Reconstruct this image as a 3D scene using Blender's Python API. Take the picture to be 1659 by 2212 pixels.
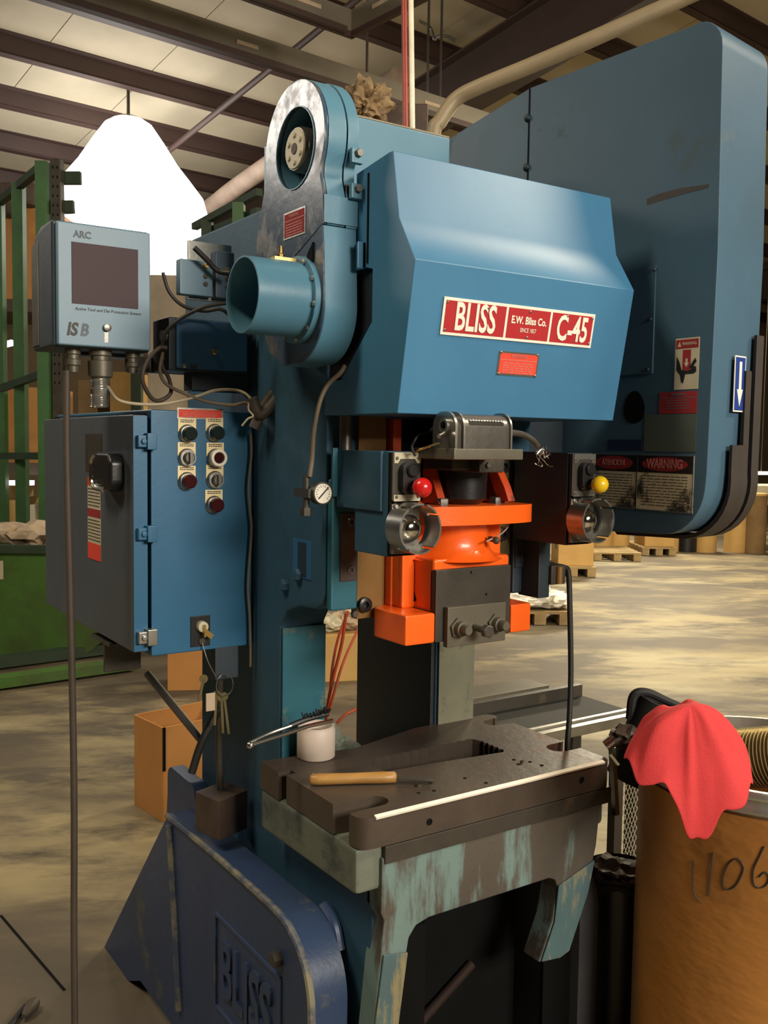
import bpy, bmesh, math, random
from mathutils import Vector, Matrix
from mathutils.geometry import tessellate_polygon
for o in list(bpy.data.objects): bpy.data.objects.remove(o)
S = bpy.context.scene; COL = S.collection
R = math.radians; rnd = random.Random(7)

# ------------------------------------------------------------------ camera
cd = bpy.data.cameras.new('camera'); cam = bpy.data.objects.new('camera', cd); COL.objects.link(cam)
cd.sensor_fit = 'VERTICAL'; cd.sensor_height = 36.0; cd.lens = 33.79; cd.clip_end = 200; cd.clip_start = .02
yaw, pitch, roll = 0.588388, 0.0722333, -0.0144338
fw = Vector((math.sin(yaw)*math.cos(pitch), math.cos(yaw)*math.cos(pitch), -math.sin(pitch)))
rt = Vector((math.cos(yaw), -math.sin(yaw), 0)); dn = fw.cross(rt)
r2 = math.cos(roll)*rt+math.sin(roll)*dn; d2 = -math.sin(roll)*rt+math.cos(roll)*dn
m = Matrix((r2, -d2, -fw)).transposed().to_4x4(); m.translation = (0, 0, 1.55)
cam.matrix_world = m; S.camera = cam
# ------------------------------------------------------------------ world, lights, exposure
W = bpy.data.worlds.new('world'); S.world = W; W.use_nodes = True
W.node_tree.nodes['Background'].inputs[0].default_value = (1, .86, .66, 1)
W.node_tree.nodes['Background'].inputs[1].default_value = .07
def area(name, loc, target, size, power, color, sy=None):
    l = bpy.data.lights.new(name, 'AREA'); l.energy = power; l.color = color; l.size = size
    if sy: l.shape = 'RECTANGLE'; l.size_y = sy
    o = bpy.data.objects.new(name, l); COL.objects.link(o); o.location = loc
    o.rotation_euler = (Vector(target)-Vector(loc)).to_track_quat('-Z', 'Y').to_euler(); return o
area('unseen_light', (1.7, -4.2, 3.3), (1.25, 1.5, 1.3), 2.6, 430, (1, .91, .77), 1.3)
area('unseen_light', (4.8, -.8, 4.7), (3.6, 3.0, 0), 1.5, 210, (1, .85, .62), .5)
area('unseen_light', (8.0, 5.0, 4.8), (8.0, 6.0, 0), 1.5, 420, (1, .86, .60), .5)
area('unseen_light', (-3.3, 9.4, 5.2), (0.2, 3.0, 0.5), 2.6, 150, (1, .92, .82), 1.2)  # unseen light, placed so the crank cover shows its reflection
area('unseen_light', (12., 10.5, 4.4), (11., 9.5, 0), 1.5, 480, (1, .88, .64), .5)
area('unseen_light', (-1.5, 2.0, 4.9), (-.5, 4.5, 0), 1.6, 125, (1, .86, .62), .5)  # unseen fill added for the left faces and the left floor
S.view_settings.view_transform = 'Standard'; S.view_settings.look = 'None'
S.view_settings.gamma = 1; S.view_settings.use_curve_mapping = False
S.view_settings.exposure = 0.0

# ------------------------------------------------------------------ materials
def nd(nt, t, **k):
    n = nt.nodes.new(t)
    for a, b in k.items():
        if a.startswith('i_'): n.inputs[a[2:].replace('_', ' ')].default_value = b
        else: setattr(n, a, b)
    return n
def c4(c): return (c[0], c[1], c[2], 1)
def ramp(nt, src, a, b):
    n = nd(nt, 'ShaderNodeMapRange'); n.inputs[1].default_value = a; n.inputs[2].default_value = b
    nt.links.new(src, n.inputs[0]); return n.outputs[0]
def mixc(nt, fac, a, b):
    n = nd(nt, 'ShaderNodeMix', data_type='RGBA')
    for i, v in ((0, fac), (6, a), (7, b)):
        if isinstance(v, (tuple, list)): n.inputs[i].default_value = c4(v)
        elif isinstance(v, (int, float)): n.inputs[i].default_value = v
        else: nt.links.new(v, n.inputs[i])
    return n.outputs[2]
def mat(name, c1, c2=None, rough=.5, metal=0, sc=5, st=(1, 1, 1), wear=None, wt=(.6, .68), wsc=7, wst=(1, 1, 1), bump=.08, bsc=60, grime=None, coat=0, spec=.5, wrough=.7, bd=.004, bst=(1, 1, 1)):
    M = bpy.data.materials.new(name); M.use_nodes = True; nt = M.node_tree; L = nt.links
    b = nt.nodes['Principled BSDF']; b.inputs['Roughness'].default_value = rough; b.inputs['Metallic'].default_value = metal
    b.inputs['Specular IOR Level'].default_value = spec
    if coat: b.inputs['Coat Weight'].default_value = coat; b.inputs['Coat Roughness'].default_value = .12
    tc = nd(nt, 'ShaderNodeTexCoord')
    def noise(scale, stretch, detail=5, rg=.6):
        mp = nd(nt, 'ShaderNodeMapping'); mp.inputs['Scale'].default_value = stretch; L.new(tc.outputs['Object'], mp.inputs[0])
        n = nd(nt, 'ShaderNodeTexNoise'); n.inputs['Scale'].default_value = scale; n.inputs['Detail'].default_value = detail; n.inputs['Roughness'].default_value = rg
        L.new(mp.outputs[0], n.inputs[0]); return n.outputs[0]
    c2 = c2 or tuple(x*.72 for x in c1)
    n1 = noise(sc, st); col = mixc(nt, ramp(nt, n1, .35, .65), c1, c2)
    if grime:
        col = mixc(nt, ramp(nt, noise(sc*.55+.3, (1, 1, .7), 8, .7), .5, .72), col, grime)
    if wear:
        w = ramp(nt, noise(wsc, wst, 9, .68), wt[0], wt[1]); col = mixc(nt, w, col, wear)
        rr = nd(nt, 'ShaderNodeMix'); rr.inputs[2].default_value = rough; rr.inputs[3].default_value = wrough; L.new(w, rr.inputs[0]); L.new(rr.outputs[0], b.inputs['Roughness'])
    L.new(col, b.inputs['Base Color'])
    if bump:
        bp = nd(nt, 'ShaderNodeBump'); bp.inputs['Strength'].default_value = bump; bp.inputs['Distance'].default_value = bd
        L.new(noise(bsc, bst, 3), bp.inputs['Height']); L.new(bp.outputs[0], b.inputs['Normal'])
    return M
def emis(name, c, s):
    M = bpy.data.materials.new(name); M.use_nodes = True; b = M.node_tree.nodes['Principled BSDF']
    b.inputs['Base Color'].default_value = c4(c); b.inputs['Emission Color'].default_value = c4(c); b.inputs['Emission Strength'].default_value = s; return M
cover_blue = mat('cover_blue', (.050, .185, .335), (.042, .158, .295), rough=.40, sc=3, bump=.05, bsc=25, wear=(.05, .17, .17), wt=(.66, .78), wsc=4)
guard_blue = mat('guard_blue', (.056, .118, .178), (.047, .098, .152), rough=.46, spec=.3, sc=2.2, bump=.06, bsc=30, wear=(.07, .10, .10), wt=(.60, .72), wsc=5, grime=(.045, .085, .115))
frame_blue = mat('frame_blue', (.034, .094, .158), (.027, .072, .118), rough=.55, spec=.3, sc=3, bump=.12, wear=(.05, .055, .05), wt=(.62, .7), wsc=5, grime=(.014, .04, .06))
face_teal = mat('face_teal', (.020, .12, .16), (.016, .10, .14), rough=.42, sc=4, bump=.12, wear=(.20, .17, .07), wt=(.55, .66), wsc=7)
leg_blue = mat('leg_blue', (.030, .052, .125), (.024, .046, .105), rough=.42, sc=3, bump=.25, bsc=35, wear=(.12, .11, .07), wt=(.59, .72), wsc=5, grime=(.03, .05, .085))
head_shade_blue = mat('head_shade_blue', (.045, .075, .125), (.04, .065, .105), rough=.22, sc=3, bump=.10, bsc=22, wear=(.11, .10, .085), wt=(.50, .66), wsc=11, wrough=.42)  # shaded copy of the head paint, for faces turned left
head_lit = mat('head_lit_blue', (.085, .215, .31), (.07, .185, .27), rough=.36, sc=3, bump=.05, wear=(.22, .20, .14), wt=(.66, .75), wsc=5)  # lit copy of the head paint, brighter for faces turned to the front
cab_blue = mat('cabinet_blue', (.016, .115, .235), (.014, .095, .19), rough=.40, sc=3, bump=.05, wear=(.03, .06, .09), wt=(.66, .75), wsc=6)
cab_door = mat('cabinet_door_glare_grey', (.075, .092, .118), (.062, .070, .082), rough=.45, sc=2, bump=.05, wear=(.10, .085, .07), wt=(.66, .76), wsc=7)  # cabinet blue greyed, lamp glare put into the paint
mon_blue = mat('monitor_blue', (.12, .22, .30), (.11, .20, .28), rough=.42, sc=4, bump=.04, wear=(.20, .24, .26), wt=(.68, .74), wsc=14)
box_blue = mat('box_blue', (.03, .12, .27), (.03, .10, .22), rough=.45, sc=4, bump=.04)
dark_blue = mat('dark_blue_grey', (.018, .032, .045), (.013, .022, .03), rough=.5, sc=5)
orange = mat('orange_paint', (.92, .135, .010), (.85, .115, .009), rough=.34, sc=5, bump=.2, bsc=40, wear=(.06, .03, .02), wt=(.69, .73), wsc=9, coat=.2)
orange_dark = mat('orange_old', (.62, .07, .008), (.38, .035, .008), rough=.45, sc=6, wear=(.05, .02, .012), wt=(.6, .66), wsc=10)
steel_dark = mat('oily_steel', (.075, .066, .054), (.050, .044, .036), rough=.42, metal=.4, sc=7, bump=.12, wear=(.11, .075, .05), wt=(.6, .72), wsc=9, wrough=.5)
bolster_m = mat('bolster_steel', (.095, .072, .056), (.062, .048, .038), rough=.40, metal=.35, sc=5, bump=.15, wear=(.13, .055, .038), wt=(.58, .72), wsc=5, wrough=.5)
grey_rod = mat('grey_painted_rod', (.17, .15, .13), rough=.5, sc=6)
steel_mid = mat('mid_steel', (.20, .19, .17), (.14, .13, .115), rough=.35, metal=.8, sc=8)
steel_bright = mat('bright_steel', (.62, .60, .55), (.5, .48, .44), rough=.22, metal=1, sc=9, bump=.03)
edge_highlight = mat('pale_edge_highlight', (.95, .86, .74), (.85, .76, .64), rough=.45, metal=.0, sc=12)  # pale colour paints the reflection along the bolster's front edge
alu = mat('brushed_aluminium', (.42, .41, .38), (.30, .29, .26), rough=.32, metal=.9, sc=10, bump=.06, bsc=90)
apron_m = mat('worn_apron_paint', (.085, .072, .056), (.066, .056, .044), rough=.6, sc=4, bump=.2, wear=(.135, .205, .195), wt=(.50, .58), wsc=8, wst=(1.2, 1, .22))
bedside_m = mat('worn_bed_side', (.135, .15, .115), (.09, .105, .085), rough=.6, sc=5, bump=.2, wear=(.05, .062, .062), wt=(.52, .62), wsc=6)
leg_grey = mat('grey_leg_paint', (.095, .095, .105), (.075, .075, .085), rough=.5, sc=5, wear=(.12, .11, .09), wt=(.62, .7))
leg_worn = mat('worn_leg_paint', (.07, .14, .15), (.06, .10, .11), rough=.55, sc=5, bump=.2, wear=(.24, .20, .10), wt=(.49, .56), wsc=7, wst=(1.6, 1.6, .4))
black = mat('black_plastic', (.012, .012, .013), rough=.35, sc=6)
rubber = mat('black_rubber', (.010, .010, .010), rough=.7, sc=6)
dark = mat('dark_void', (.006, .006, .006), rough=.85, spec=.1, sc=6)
rod_dark = mat('dark_rusty_rod', (.030, .017, .013), rough=.7, spec=.2, sc=9)
leg_edge = mat('worn_leg_edge', (.060, .080, .125), (.045, .062, .11), rough=.45, sc=6, bump=.2, wear=(.20, .18, .12), wt=(.46, .58), wsc=9)
brown_rust = mat('rusty_brown', (.075, .046, .032), (.05, .032, .024), rough=.6, sc=9, bump=.25, wear=(.11, .06, .04), wt=(.6, .7))
strap_m = mat('brown_rubber_strap', (.040, .030, .026), (.03, .024, .02), rough=.6, sc=8, bump=.15)
tan_gib = mat('tan_bronze', (.24, .13, .035), (.19, .10, .03), rough=.42, metal=.3, sc=6, bump=.06)
brass_dirty = mat('dirty_brass', (.16, .12, .045), (.10, .08, .035), rough=.45, metal=.4, sc=7)
brass = mat('brass', (.70, .50, .20), rough=.28, metal=1, sc=8)
red_p = mat('red_plate', (.40, .020, .024), (.36, .018, .022), rough=.6, spec=.25, sc=8, bump=0)
red_l = mat('red_label', (.72, .065, .038), (.66, .06, .038), rough=.7, spec=.2, sc=8, bump=0)
red_l2 = mat('red_label_dull', (.30, .03, .035), (.26, .028, .03), rough=.7, spec=.15, sc=8, bump=0)
pale_red = mat('pale_red_print', (.55, .20, .16), rough=.5, sc=8, bump=0)
white_p = mat('cream_white_paint', (.80, .76, .66), (.74, .70, .60), rough=.45, sc=9, bump=0)
red_knob = mat('red_knob', (.68, .012, .014), rough=.28, sc=5, bump=0, coat=.3)
yel_knob = mat('yellow_knob', (.88, .56, .010), rough=.30, sc=5, bump=0, coat=.3)
cream_tag = mat('cream_legend', (.88, .72, .40), (.82, .66, .36), rough=.5, sc=14, bump=0)
print_dark = mat('dark_print', (.05, .045, .04), rough=.6, sc=9, bump=0)
faded_print = mat('faded_print', (.085, .10, .115), (.11, .15, .18), rough=.6, sc=30, bump=0)
screen_m = mat('dark_maroon_screen', (.055, .028, .034), (.045, .024, .032), rough=.5, spec=.2, sc=3, bump=0)
sign_black = mat('sign_black', (.014, .012, .012), rough=.4, sc=8, bump=0)
sign_paper = mat('dirty_sign', (.64, .56, .38), (.54, .47, .32), rough=.55, sc=7, bump=0, wear=(.035, .032, .026), wt=(.50, .58), wsc=9)
sign_clean = mat('pale_sign', (.55, .50, .36), (.48, .43, .30), rough=.5, sc=10, bump=0)
sign_grey = mat('green_grey_sign', (.085, .11, .09), (.07, .09, .075), rough=.5, sc=5, bump=0)
sign_blue = mat('blue_sign', (.02, .05, .26), rough=.4, sc=5, bump=0)
dim_blue = mat('dim_blue_sticker', (.012, .022, .085), rough=.5, sc=5, bump=0)
card = mat('cardboard', (.52, .32, .105), (.45, .27, .09), rough=.75, sc=4, bump=.1, bsc=30)
card_o = mat('cardboard_orange', (.48, .22, .06), (.42, .19, .05), rough=.75, sc=4, bump=.1, bsc=30)
card_in = mat('cardboard_inside', (.20, .12, .045), rough=.8, sc=4)
drum_m = mat('fibre_drum', (.37, .155, .032), (.31, .125, .026), rough=.45, sc=3, bump=.4, bsc=7, st=(1, 1, .8), bd=.02, bst=(1, 1, 1.9))
pallet_w = mat('pallet_wood', (.40, .28, .12), (.28, .19, .085), rough=.75, sc=9, st=(1, 1, 3))
green = mat('green_hopper', (.060, .155, .022), (.050, .095, .020), rough=.6, sc=3.5, bump=.15, grime=(.055, .065, .022), wear=(.085, .05, .022), wt=(.66, .76), wsc=5)
green_post = mat('green_post', (.050, .145, .042), (.038, .10, .036), rough=.5, sc=4)
green_dk = mat('dark_green', (.030, .055, .030), rough=.6, sc=4)
trash_m = mat('paper_scrap', (.55, .42, .30), (.38, .29, .20), rough=.85, sc=8)
cloth_red = mat('red_rag', (.60, .038, .042), (.54, .032, .036), rough=.85, sc=10, bump=.25, bsc=220)
gold_duct = mat('ribbed_metal_hose', (.66, .56, .32), (.55, .46, .25), rough=.32, metal=.7, sc=8)
rim_m = mat('galvanised_rim', (.55, .52, .45), rough=.35, metal=.8, sc=10)
jar_m = mat('white_plastic_jar', (.62, .52, .45), (.54, .45, .38), rough=.5, sc=7, bump=.04, wear=(.35, .26, .17), wt=(.66, .74), wsc=12)
wood = mat('varnished_wood', (.42, .23, .065), (.30, .155, .042), rough=.4, sc=9, st=(.4, 3, 3), wear=(.07, .045, .028), wt=(.62, .7), wsc=9)
grey_duct = mat('grey_bus_duct', (.19, .165, .125), (.15, .13, .10), rough=.5, metal=.2, sc=3)
conduit_m = mat('tan_conduit', (.26, .20, .12), (.20, .155, .09), rough=.5, sc=6)
purlin_m = mat('brown_purlin', (.058, .031, .025), (.046, .025, .02), rough=.6, sc=1.5)
rafter_m = mat('brown_rafter', (.055, .032, .024), (.045, .027, .02), rough=.6, sc=1.5)
ceil_m = mat('ceiling_insulation', (.50, .435, .315), (.44, .385, .275), rough=.8, sc=1.6, bump=.1, bsc=8)
wall_m = mat('far_wall', (.16, .11, .06), (.12, .085, .05), rough=.85, sc=1.2)
red_pipe = mat('red_pipe', (.30, .035, .02), rough=.4, sc=6)
cream_pipe = mat('cream_pipe', (.80, .74, .58), rough=.4, sc=6)
cable_tan = mat('tan_cable', (.15, .115, .075), (.11, .085, .06), rough=.6, sc=10)
cable_lt = mat('light_cable', (.40, .34, .23), (.32, .27, .19), rough=.55, sc=10)
cable_dk = mat('dark_cable', (.016, .015, .014), rough=.55, sc=10)
cable_br = mat('brown_cable', (.062, .045, .032), (.045, .034, .026), rough=.6, sc=10)
hose_red = mat('orange_red_hose', (.60, .085, .025), rough=.42, sc=8)
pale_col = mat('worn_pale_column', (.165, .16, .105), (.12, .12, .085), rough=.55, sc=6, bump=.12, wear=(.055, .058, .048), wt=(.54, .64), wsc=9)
dark_col = mat('dark_column', (.020, .020, .018), (.015, .015, .014), rough=.5, sc=6, bump=.12, wear=(.045, .043, .038), wt=(.64, .74), wsc=9)
plastic_wrap = mat('white_plastic_bag', (.80, .76, .66), rough=.35, sc=6, bump=.2, bsc=18)
olive_steel = mat('olive_steel', (.15, .135, .10), (.11, .10, .075), rough=.45, metal=.4, sc=5)
mirror_m = mat('chrome', (.75, .73, .70), rough=.10, metal=1, sc=5, bump=0)
clear_plug = mat('clear_shiny_braid', (.55, .54, .50), (.4, .39, .36), rough=.18, metal=.8, sc=20)
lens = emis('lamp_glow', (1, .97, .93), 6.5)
tube_glow = emis('shelf_light', (1, .96, .88), 6)
def floor_material():
    M = bpy.data.materials.new('stained_concrete'); M.use_nodes = True; nt = M.node_tree; L = nt.links; b = nt.nodes['Principled BSDF']
    tc = nd(nt, 'ShaderNodeTexCoord')
    def noise(scale, st, rz=0, detail=6, rg=.6):
        m0 = nd(nt, 'ShaderNodeMapping'); m0.inputs['Rotation'].default_value = (0, 0, rz); L.new(tc.outputs['Object'], m0.inputs[0])
        mp = nd(nt, 'ShaderNodeMapping'); mp.inputs['Scale'].default_value = st; L.new(m0.outputs[0], mp.inputs[0])
        n = nd(nt, 'ShaderNodeTexNoise'); n.inputs['Scale'].default_value = scale; n.inputs['Detail'].default_value = detail; n.inputs['Roughness'].default_value = rg; n.inputs['Distortion'].default_value = .15
        L.new(mp.outputs[0], n.inputs[0]); return n.outputs[0]
    a = noise(.9, (.45, 1.0, 1), .55, 7, .58); c = noise(2.6, (.5, 1.1, 1), .45, 8, .66); e = noise(40, (1, 1, 1)); g = noise(1.5, (.35, 1, 1), .7, 8, .6)
    col = mixc(nt, ramp(nt, a, .42, .59), (.115, .092, .064), (.33, .27, .150))
    col = mixc(nt, ramp(nt, c, .42, .56), (.095, .077, .056), col)
    col = mixc(nt, ramp(nt, g, .55, .70), col, (.42, .37, .23))
    L.new(col, b.inputs['Base Color'])
    b.inputs['Roughness'].default_value = .62; b.inputs['Specular IOR Level'].default_value = .35
    bp = nd(nt, 'ShaderNodeBump'); bp.inputs['Strength'].default_value = .12; bp.inputs['Distance'].default_value = .004; L.new(e, bp.inputs['Height']); L.new(bp.outputs[0], b.inputs['Normal'])
    return M
floor_m = floor_material()

# ------------------------------------------------------------------ mesh helpers
WL = {}
class B:
    def __init__(s): s.bm = bmesh.new()
    def _add(s, vs, fs):
        v = [s.bm.verts.new(p) for p in vs]
        for f in fs:
            try: s.bm.faces.new([v[i] for i in f])
            except ValueError: pass
        return v
    def box(s, x0, x1, y0, y1, z0, z1):
        p = [(x, y, z) for z in (z0, z1) for y in (y0, y1) for x in (x0, x1)]
        s._add(p, [(0, 2, 3, 1), (4, 5, 7, 6), (0, 1, 5, 4), (2, 6, 7, 3), (0, 4, 6, 2), (1, 3, 7, 5)]); return s
    def obox(s, c, ax, ay, az, hx, hy, hz):
        c = Vector(c); ax, ay, az = Vector(ax).normalized(), Vector(ay).normalized(), Vector(az).normalized()
        p = [c+ax*(i*hx)+ay*(j*hy)+az*(k*hz) for k in (-1, 1) for j in (-1, 1) for i in (-1, 1)]
        s._add(p, [(0, 2, 3, 1), (4, 5, 7, 6), (0, 1, 5, 4), (2, 6, 7, 3), (0, 4, 6, 2), (1, 3, 7, 5)]); return s
    def bar(s, p0, p1, w, h, up=(0, 0, 1)):
        p0, p1 = Vector(p0), Vector(p1); d = (p1-p0); l = d.length; d.normalize()
        u = Vector(up); sd = d.cross(u); sd.normalize(); u = sd.cross(d)
        return s.obox((p0+p1)/2, d, sd, u, l/2, w/2, h/2)
    def prism(s, poly, f0, f1, holes=()):
        # poly: 2D points; f0, f1 map (a, b) to 3D for both ends
        loops = [[Vector((p[0], p[1], 0)) for p in poly]]+[[Vector((p[0], p[1], 0)) for p in h] for h in holes]
        tri = tessellate_polygon(loops); flat = [p for l in loops for p in l]; n = len(flat)
        A = [f0(p.x, p.y) for p in flat]; C = [f1(p.x, p.y) for p in flat]
        v = [s.bm.verts.new(p) for p in A+C]
        for t in tri:
            for off, o in ((0, 1), (n, -1)):
                try: s.bm.faces.new([v[i+off] for i in t[::o]])
                except ValueError: pass
        k = 0
        for l in loops:
            m = len(l)
            for i in range(m):
                j = (i+1) % m
                try: s.bm.faces.new((v[k+i], v[k+j], v[n+k+j], v[n+k+i]))
                except ValueError: pass
            k += m
        return s
    def px(s, poly, x0, x1, holes=()): return s.prism(poly, lambda a, b: (x0, a, b), lambda a, b: (x1, a, b), holes)
    def py(s, poly, y0, y1, holes=()): return s.prism(poly, lambda a, b: (a, y0, b), lambda a, b: (a, y1, b), holes)
    def pz(s, poly, z0, z1, holes=()): return s.prism(poly, lambda a, b: (a, b, z0), lambda a, b: (a, b, z1), holes)
    def lathe(s, p0, d, prof, n=28, cap=True):
        # prof: (distance along d, radius)
        p0 = Vector(p0); d = Vector(d).normalized(); u = d.orthogonal().normalized(); w = d.cross(u); rings = []
        for h, r in prof:
            rings.append([s.bm.verts.new(p0+d*h+(u*math.cos(2*math.pi*i/n)+w*math.sin(2*math.pi*i/n))*max(r, 1e-5)) for i in range(n)])
        for a, b in zip(rings, rings[1:]):
            for i in range(n): s.bm.faces.new((a[i], a[(i+1) % n], b[(i+1) % n], b[i]))
        if cap: s.bm.faces.new(rings[0][::-1]); s.bm.faces.new(rings[-1])
        return s
    def cyl(s, p0, p1, r0, r1=None, n=20):
        d = Vector(p1)-Vector(p0); return s.lathe(p0, d, [(0, r0), (d.length, r0 if r1 is None else r1)], n)
    def pipe(s, p0, p1, ro, ri, n=32):
        d = Vector(p1)-Vector(p0); l = d.length
        return s.lathe(p0, d, [(0, ri), (0, ro), (l, ro), (l, ri), (0, ri)], n, cap=False)
    def ball(s, c, r, n=20, sc=(1, 1, 1)):
        v = bmesh.ops.create_uvsphere(s.bm, u_segments=n, v_segments=max(8, n//2), radius=r)['verts']
        for x in v: x.co = Vector((x.co.x*sc[0], x.co.y*sc[1], x.co.z*sc[2]))+Vector(c)
        return s
    def tube(s, pts, r, n=8, sub=6, smooth=True):
        P = [Vector(p) for p in pts]
        if smooth and len(P) > 2:
            Q = []
            for i in range(len(P)-1):
                a = P[i-1] if i else P[0]*2-P[1]; b, c = P[i], P[i+1]; e = P[i+2] if i+2 < len(P) else c*2-b
                for k in range(sub):
                    t = k/sub; Q.append(.5*((2*b)+(c-a)*t+(2*a-5*b+4*c-e)*t*t+(3*b-a-3*c+e)*t**3))
            P = Q+[P[-1]]
        u = (P[1]-P[0]).orthogonal().normalized(); rings = []
        for i, p in enumerate(P):
            d = (P[min(i+1, len(P)-1)]-P[max(i-1, 0)]).normalized(); u = (u-d*u.dot(d)).normalized(); w = d.cross(u)
            rr = r(i/(len(P)-1)) if callable(r) else r
            rings.append([s.bm.verts.new(p+(u*math.cos(2*math.pi*k/n)+w*math.sin(2*math.pi*k/n))*rr) for k in range(n)])
        for a, b in zip(rings, rings[1:]):
            for k in range(n): s.bm.faces.new((a[k], a[(k+1) % n], b[(k+1) % n], b[k]))
        s.bm.faces.new(rings[0][::-1]); s.bm.faces.new(rings[-1]); return s
    def build(s, name, m, parent=None, bev=0, seg=2, smooth=35, kind=None, label=None):
        bm = s.bm; bmesh.ops.recalc_face_normals(bm, faces=bm.faces)
        if bev:
            e = [e for e in bm.edges if len(e.link_faces) == 2 and e.calc_face_angle(0) > R(25)]
            bmesh.ops.bevel(bm, geom=e, offset=bev, segments=seg, affect='EDGES', profile=.5, clamp_overlap=True)
        xs = [v.co for v in bm.verts]
        o = Vector(((min(p.x for p in xs)+max(p.x for p in xs))/2, (min(p.y for p in xs)+max(p.y for p in xs))/2, min(p.z for p in xs)))
        for v in bm.verts: v.co -= o
        me = bpy.data.meshes.new(name); bm.to_mesh(me); bm.free(); me.materials.append(m)
        for p in me.polygons: p.use_smooth = True
        me.set_sharp_from_angle(angle=R(smooth))
        ob = bpy.data.objects.new(name, me); COL.objects.link(ob); WL[ob.name] = o
        if bev: md = ob.modifiers.new('normals', 'WEIGHTED_NORMAL'); md.keep_sharp = True; md.weight = 100
        if parent: ob.parent = parent; ob.location = o-WL[parent.name]
        else: ob.location = o
        if kind: ob['kind'] = kind
        if label: ob['label'] = label
        return ob
def thing(name, loc, label, cat, group=None):
    o = bpy.data.objects.new(name, None); COL.objects.link(o); o.location = loc; WL[o.name] = Vector(loc); o.empty_display_size = .1
    return tag(o, label, cat, group)
def tag(o, label, cat, group=None):
    o['label'] = label; o['category'] = cat
    if group: o['group'] = group
    return o
def struct(o): o['kind'] = 'structure'; return o
def arc(cx, cy, r, a0, a1, n=12): return [(cx+r*math.cos(R(a0+(a1-a0)*i/n)), cy+r*math.sin(R(a0+(a1-a0)*i/n))) for i in range(n+1)]
def circ(cx, cy, r, n=36): return arc(cx, cy, r, 0, 360, n)[:-1]
class Face:
    """A flat face with its own right / up / outward directions, to lay plates and letters on."""
    def __init__(s, o, u, v): s.o = Vector(o); s.u = Vector(u).normalized(); s.v = Vector(v).normalized(); s.n = s.u.cross(s.v).normalized(); s.v = s.n.cross(s.u)
    def p(s, a, b, h=0): return s.o+s.u*a+s.v*b+s.n*h
    def plate(s, b, a0, a1, b0, b1, h0, h1): return b.prism([(a0, b0), (a1, b0), (a1, b1), (a0, b1)], lambda x, y: s.p(x, y, h0), lambda x, y: s.p(x, y, h1))
    def poly(s, b, pts, h0, h1, holes=()): return b.prism(pts, lambda x, y: s.p(x, y, h0), lambda x, y: s.p(x, y, h1), holes)
    def text(s, name, txt, a, b, size, m, parent, xs=1, h=.0008, off=0, ext=.0004, align='CENTER', shear=0):
        cu = bpy.data.curves.new(name, 'FONT'); cu.body = txt; cu.size = size; cu.align_x = align; cu.align_y = 'CENTER'; cu.extrude = ext; cu.offset = off; cu.shear = shear; cu.resolution_u = 3
        t = bpy.data.objects.new('tmp', cu); COL.objects.link(t); bpy.context.view_layer.update()
        me = bpy.data.meshes.new_from_object(t.evaluated_get(bpy.context.evaluated_depsgraph_get())); bpy.data.objects.remove(t); bpy.data.curves.remove(cu)
        o = s.p(a, b, h)
        for v in me.vertices: c = v.co.copy(); v.co = s.u*(c.x*xs)+s.v*c.y+s.n*c.z
        me.name = name; me.materials.clear(); me.materials.append(m)
        ob = bpy.data.objects.new(name, me); COL.objects.link(ob); WL[ob.name] = o; ob.parent = parent; ob.location = o-WL[parent.name]; return ob
    def lines(s, b, a0, a1, ys, t, h0=0, h1=.0006, seed=1, gap=.25):
        q = random.Random(seed)
        for y in ys:
            a = a0
            while a < a1-.002:
                w = (a1-a0)*q.uniform(.06, .2); e = min(a+w, a1); s.plate(b, a, e, y-t/2, y+t/2, h0, h1); a = e+(a1-a0)*.03
        return b
def rivet(b, F, a, c, r, h=.0): b.lathe(F.p(a, c, h), F.n, [(0, r), (.4*r, r*.9), (.7*r, r*.5)], 10)
def hexbolt(b, p, d, r, h): b.lathe(p, d, [(0, r), (h*.85, r), (h, r*.9)], 6)
def cable(name, pts, r, m, label, cat='cable', group=None, n=8): return tag(B().tube(pts, r, n).build(name, m, smooth=80), label, cat, group)
# ------------------------------------------------------------------ setting (building axes are turned 6.3 degrees from the press)
BX = Vector((math.cos(R(6.3)), math.sin(R(6.3)), 0)); BY = Vector((-BX.y, BX.x, 0))
def bw(a, s, z): return BX*a+BY*s+Vector((0, 0, z))
def roof(s): return 7.5-.157*s
def bbox_b(b, a0, a1, s0, s1, z0, z1): return b.obox(bw((a0+a1)/2, (s0+s1)/2, (z0+z1)/2), BX, BY, (0, 0, 1), (a1-a0)/2, (s1-s0)/2, (z1-z0)/2)
def slope_box(b, a0, a1, s0, s1, z0, z1):
    # z0, z1 are heights below / above the sloped roof line
    p = [bw(a, s, roof(s)+z) for z in (z0, z1) for s in (s0, s1) for a in (a0, a1)]
    b._add(p, [(0, 2, 3, 1), (4, 5, 7, 6), (0, 1, 5, 4), (2, 6, 7, 3), (0, 4, 6, 2), (1, 3, 7, 5)]); return b
fl = struct(bbox_b(B(), -14, 26, -9, 18.2, -.12, 0).build('floor', floor_m))
jb = B(); jb.bar((0.655, 3.189, 0.000), (0.711, 2.648, 0.000), .008, .003); jb.build('floor_joint', dark, fl)
ce = struct(slope_box(B(), -14, 26, -9, 18.2, .03, .10).build('ceiling', ceil_m))
a = -13.9
while a < 25.5:
    slope_box(B(), a, a+1.19, -8.9, 18.1, .0, .03).build('ceiling_panel', ceil_m, ce); a += 1.2
k = -14
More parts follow.
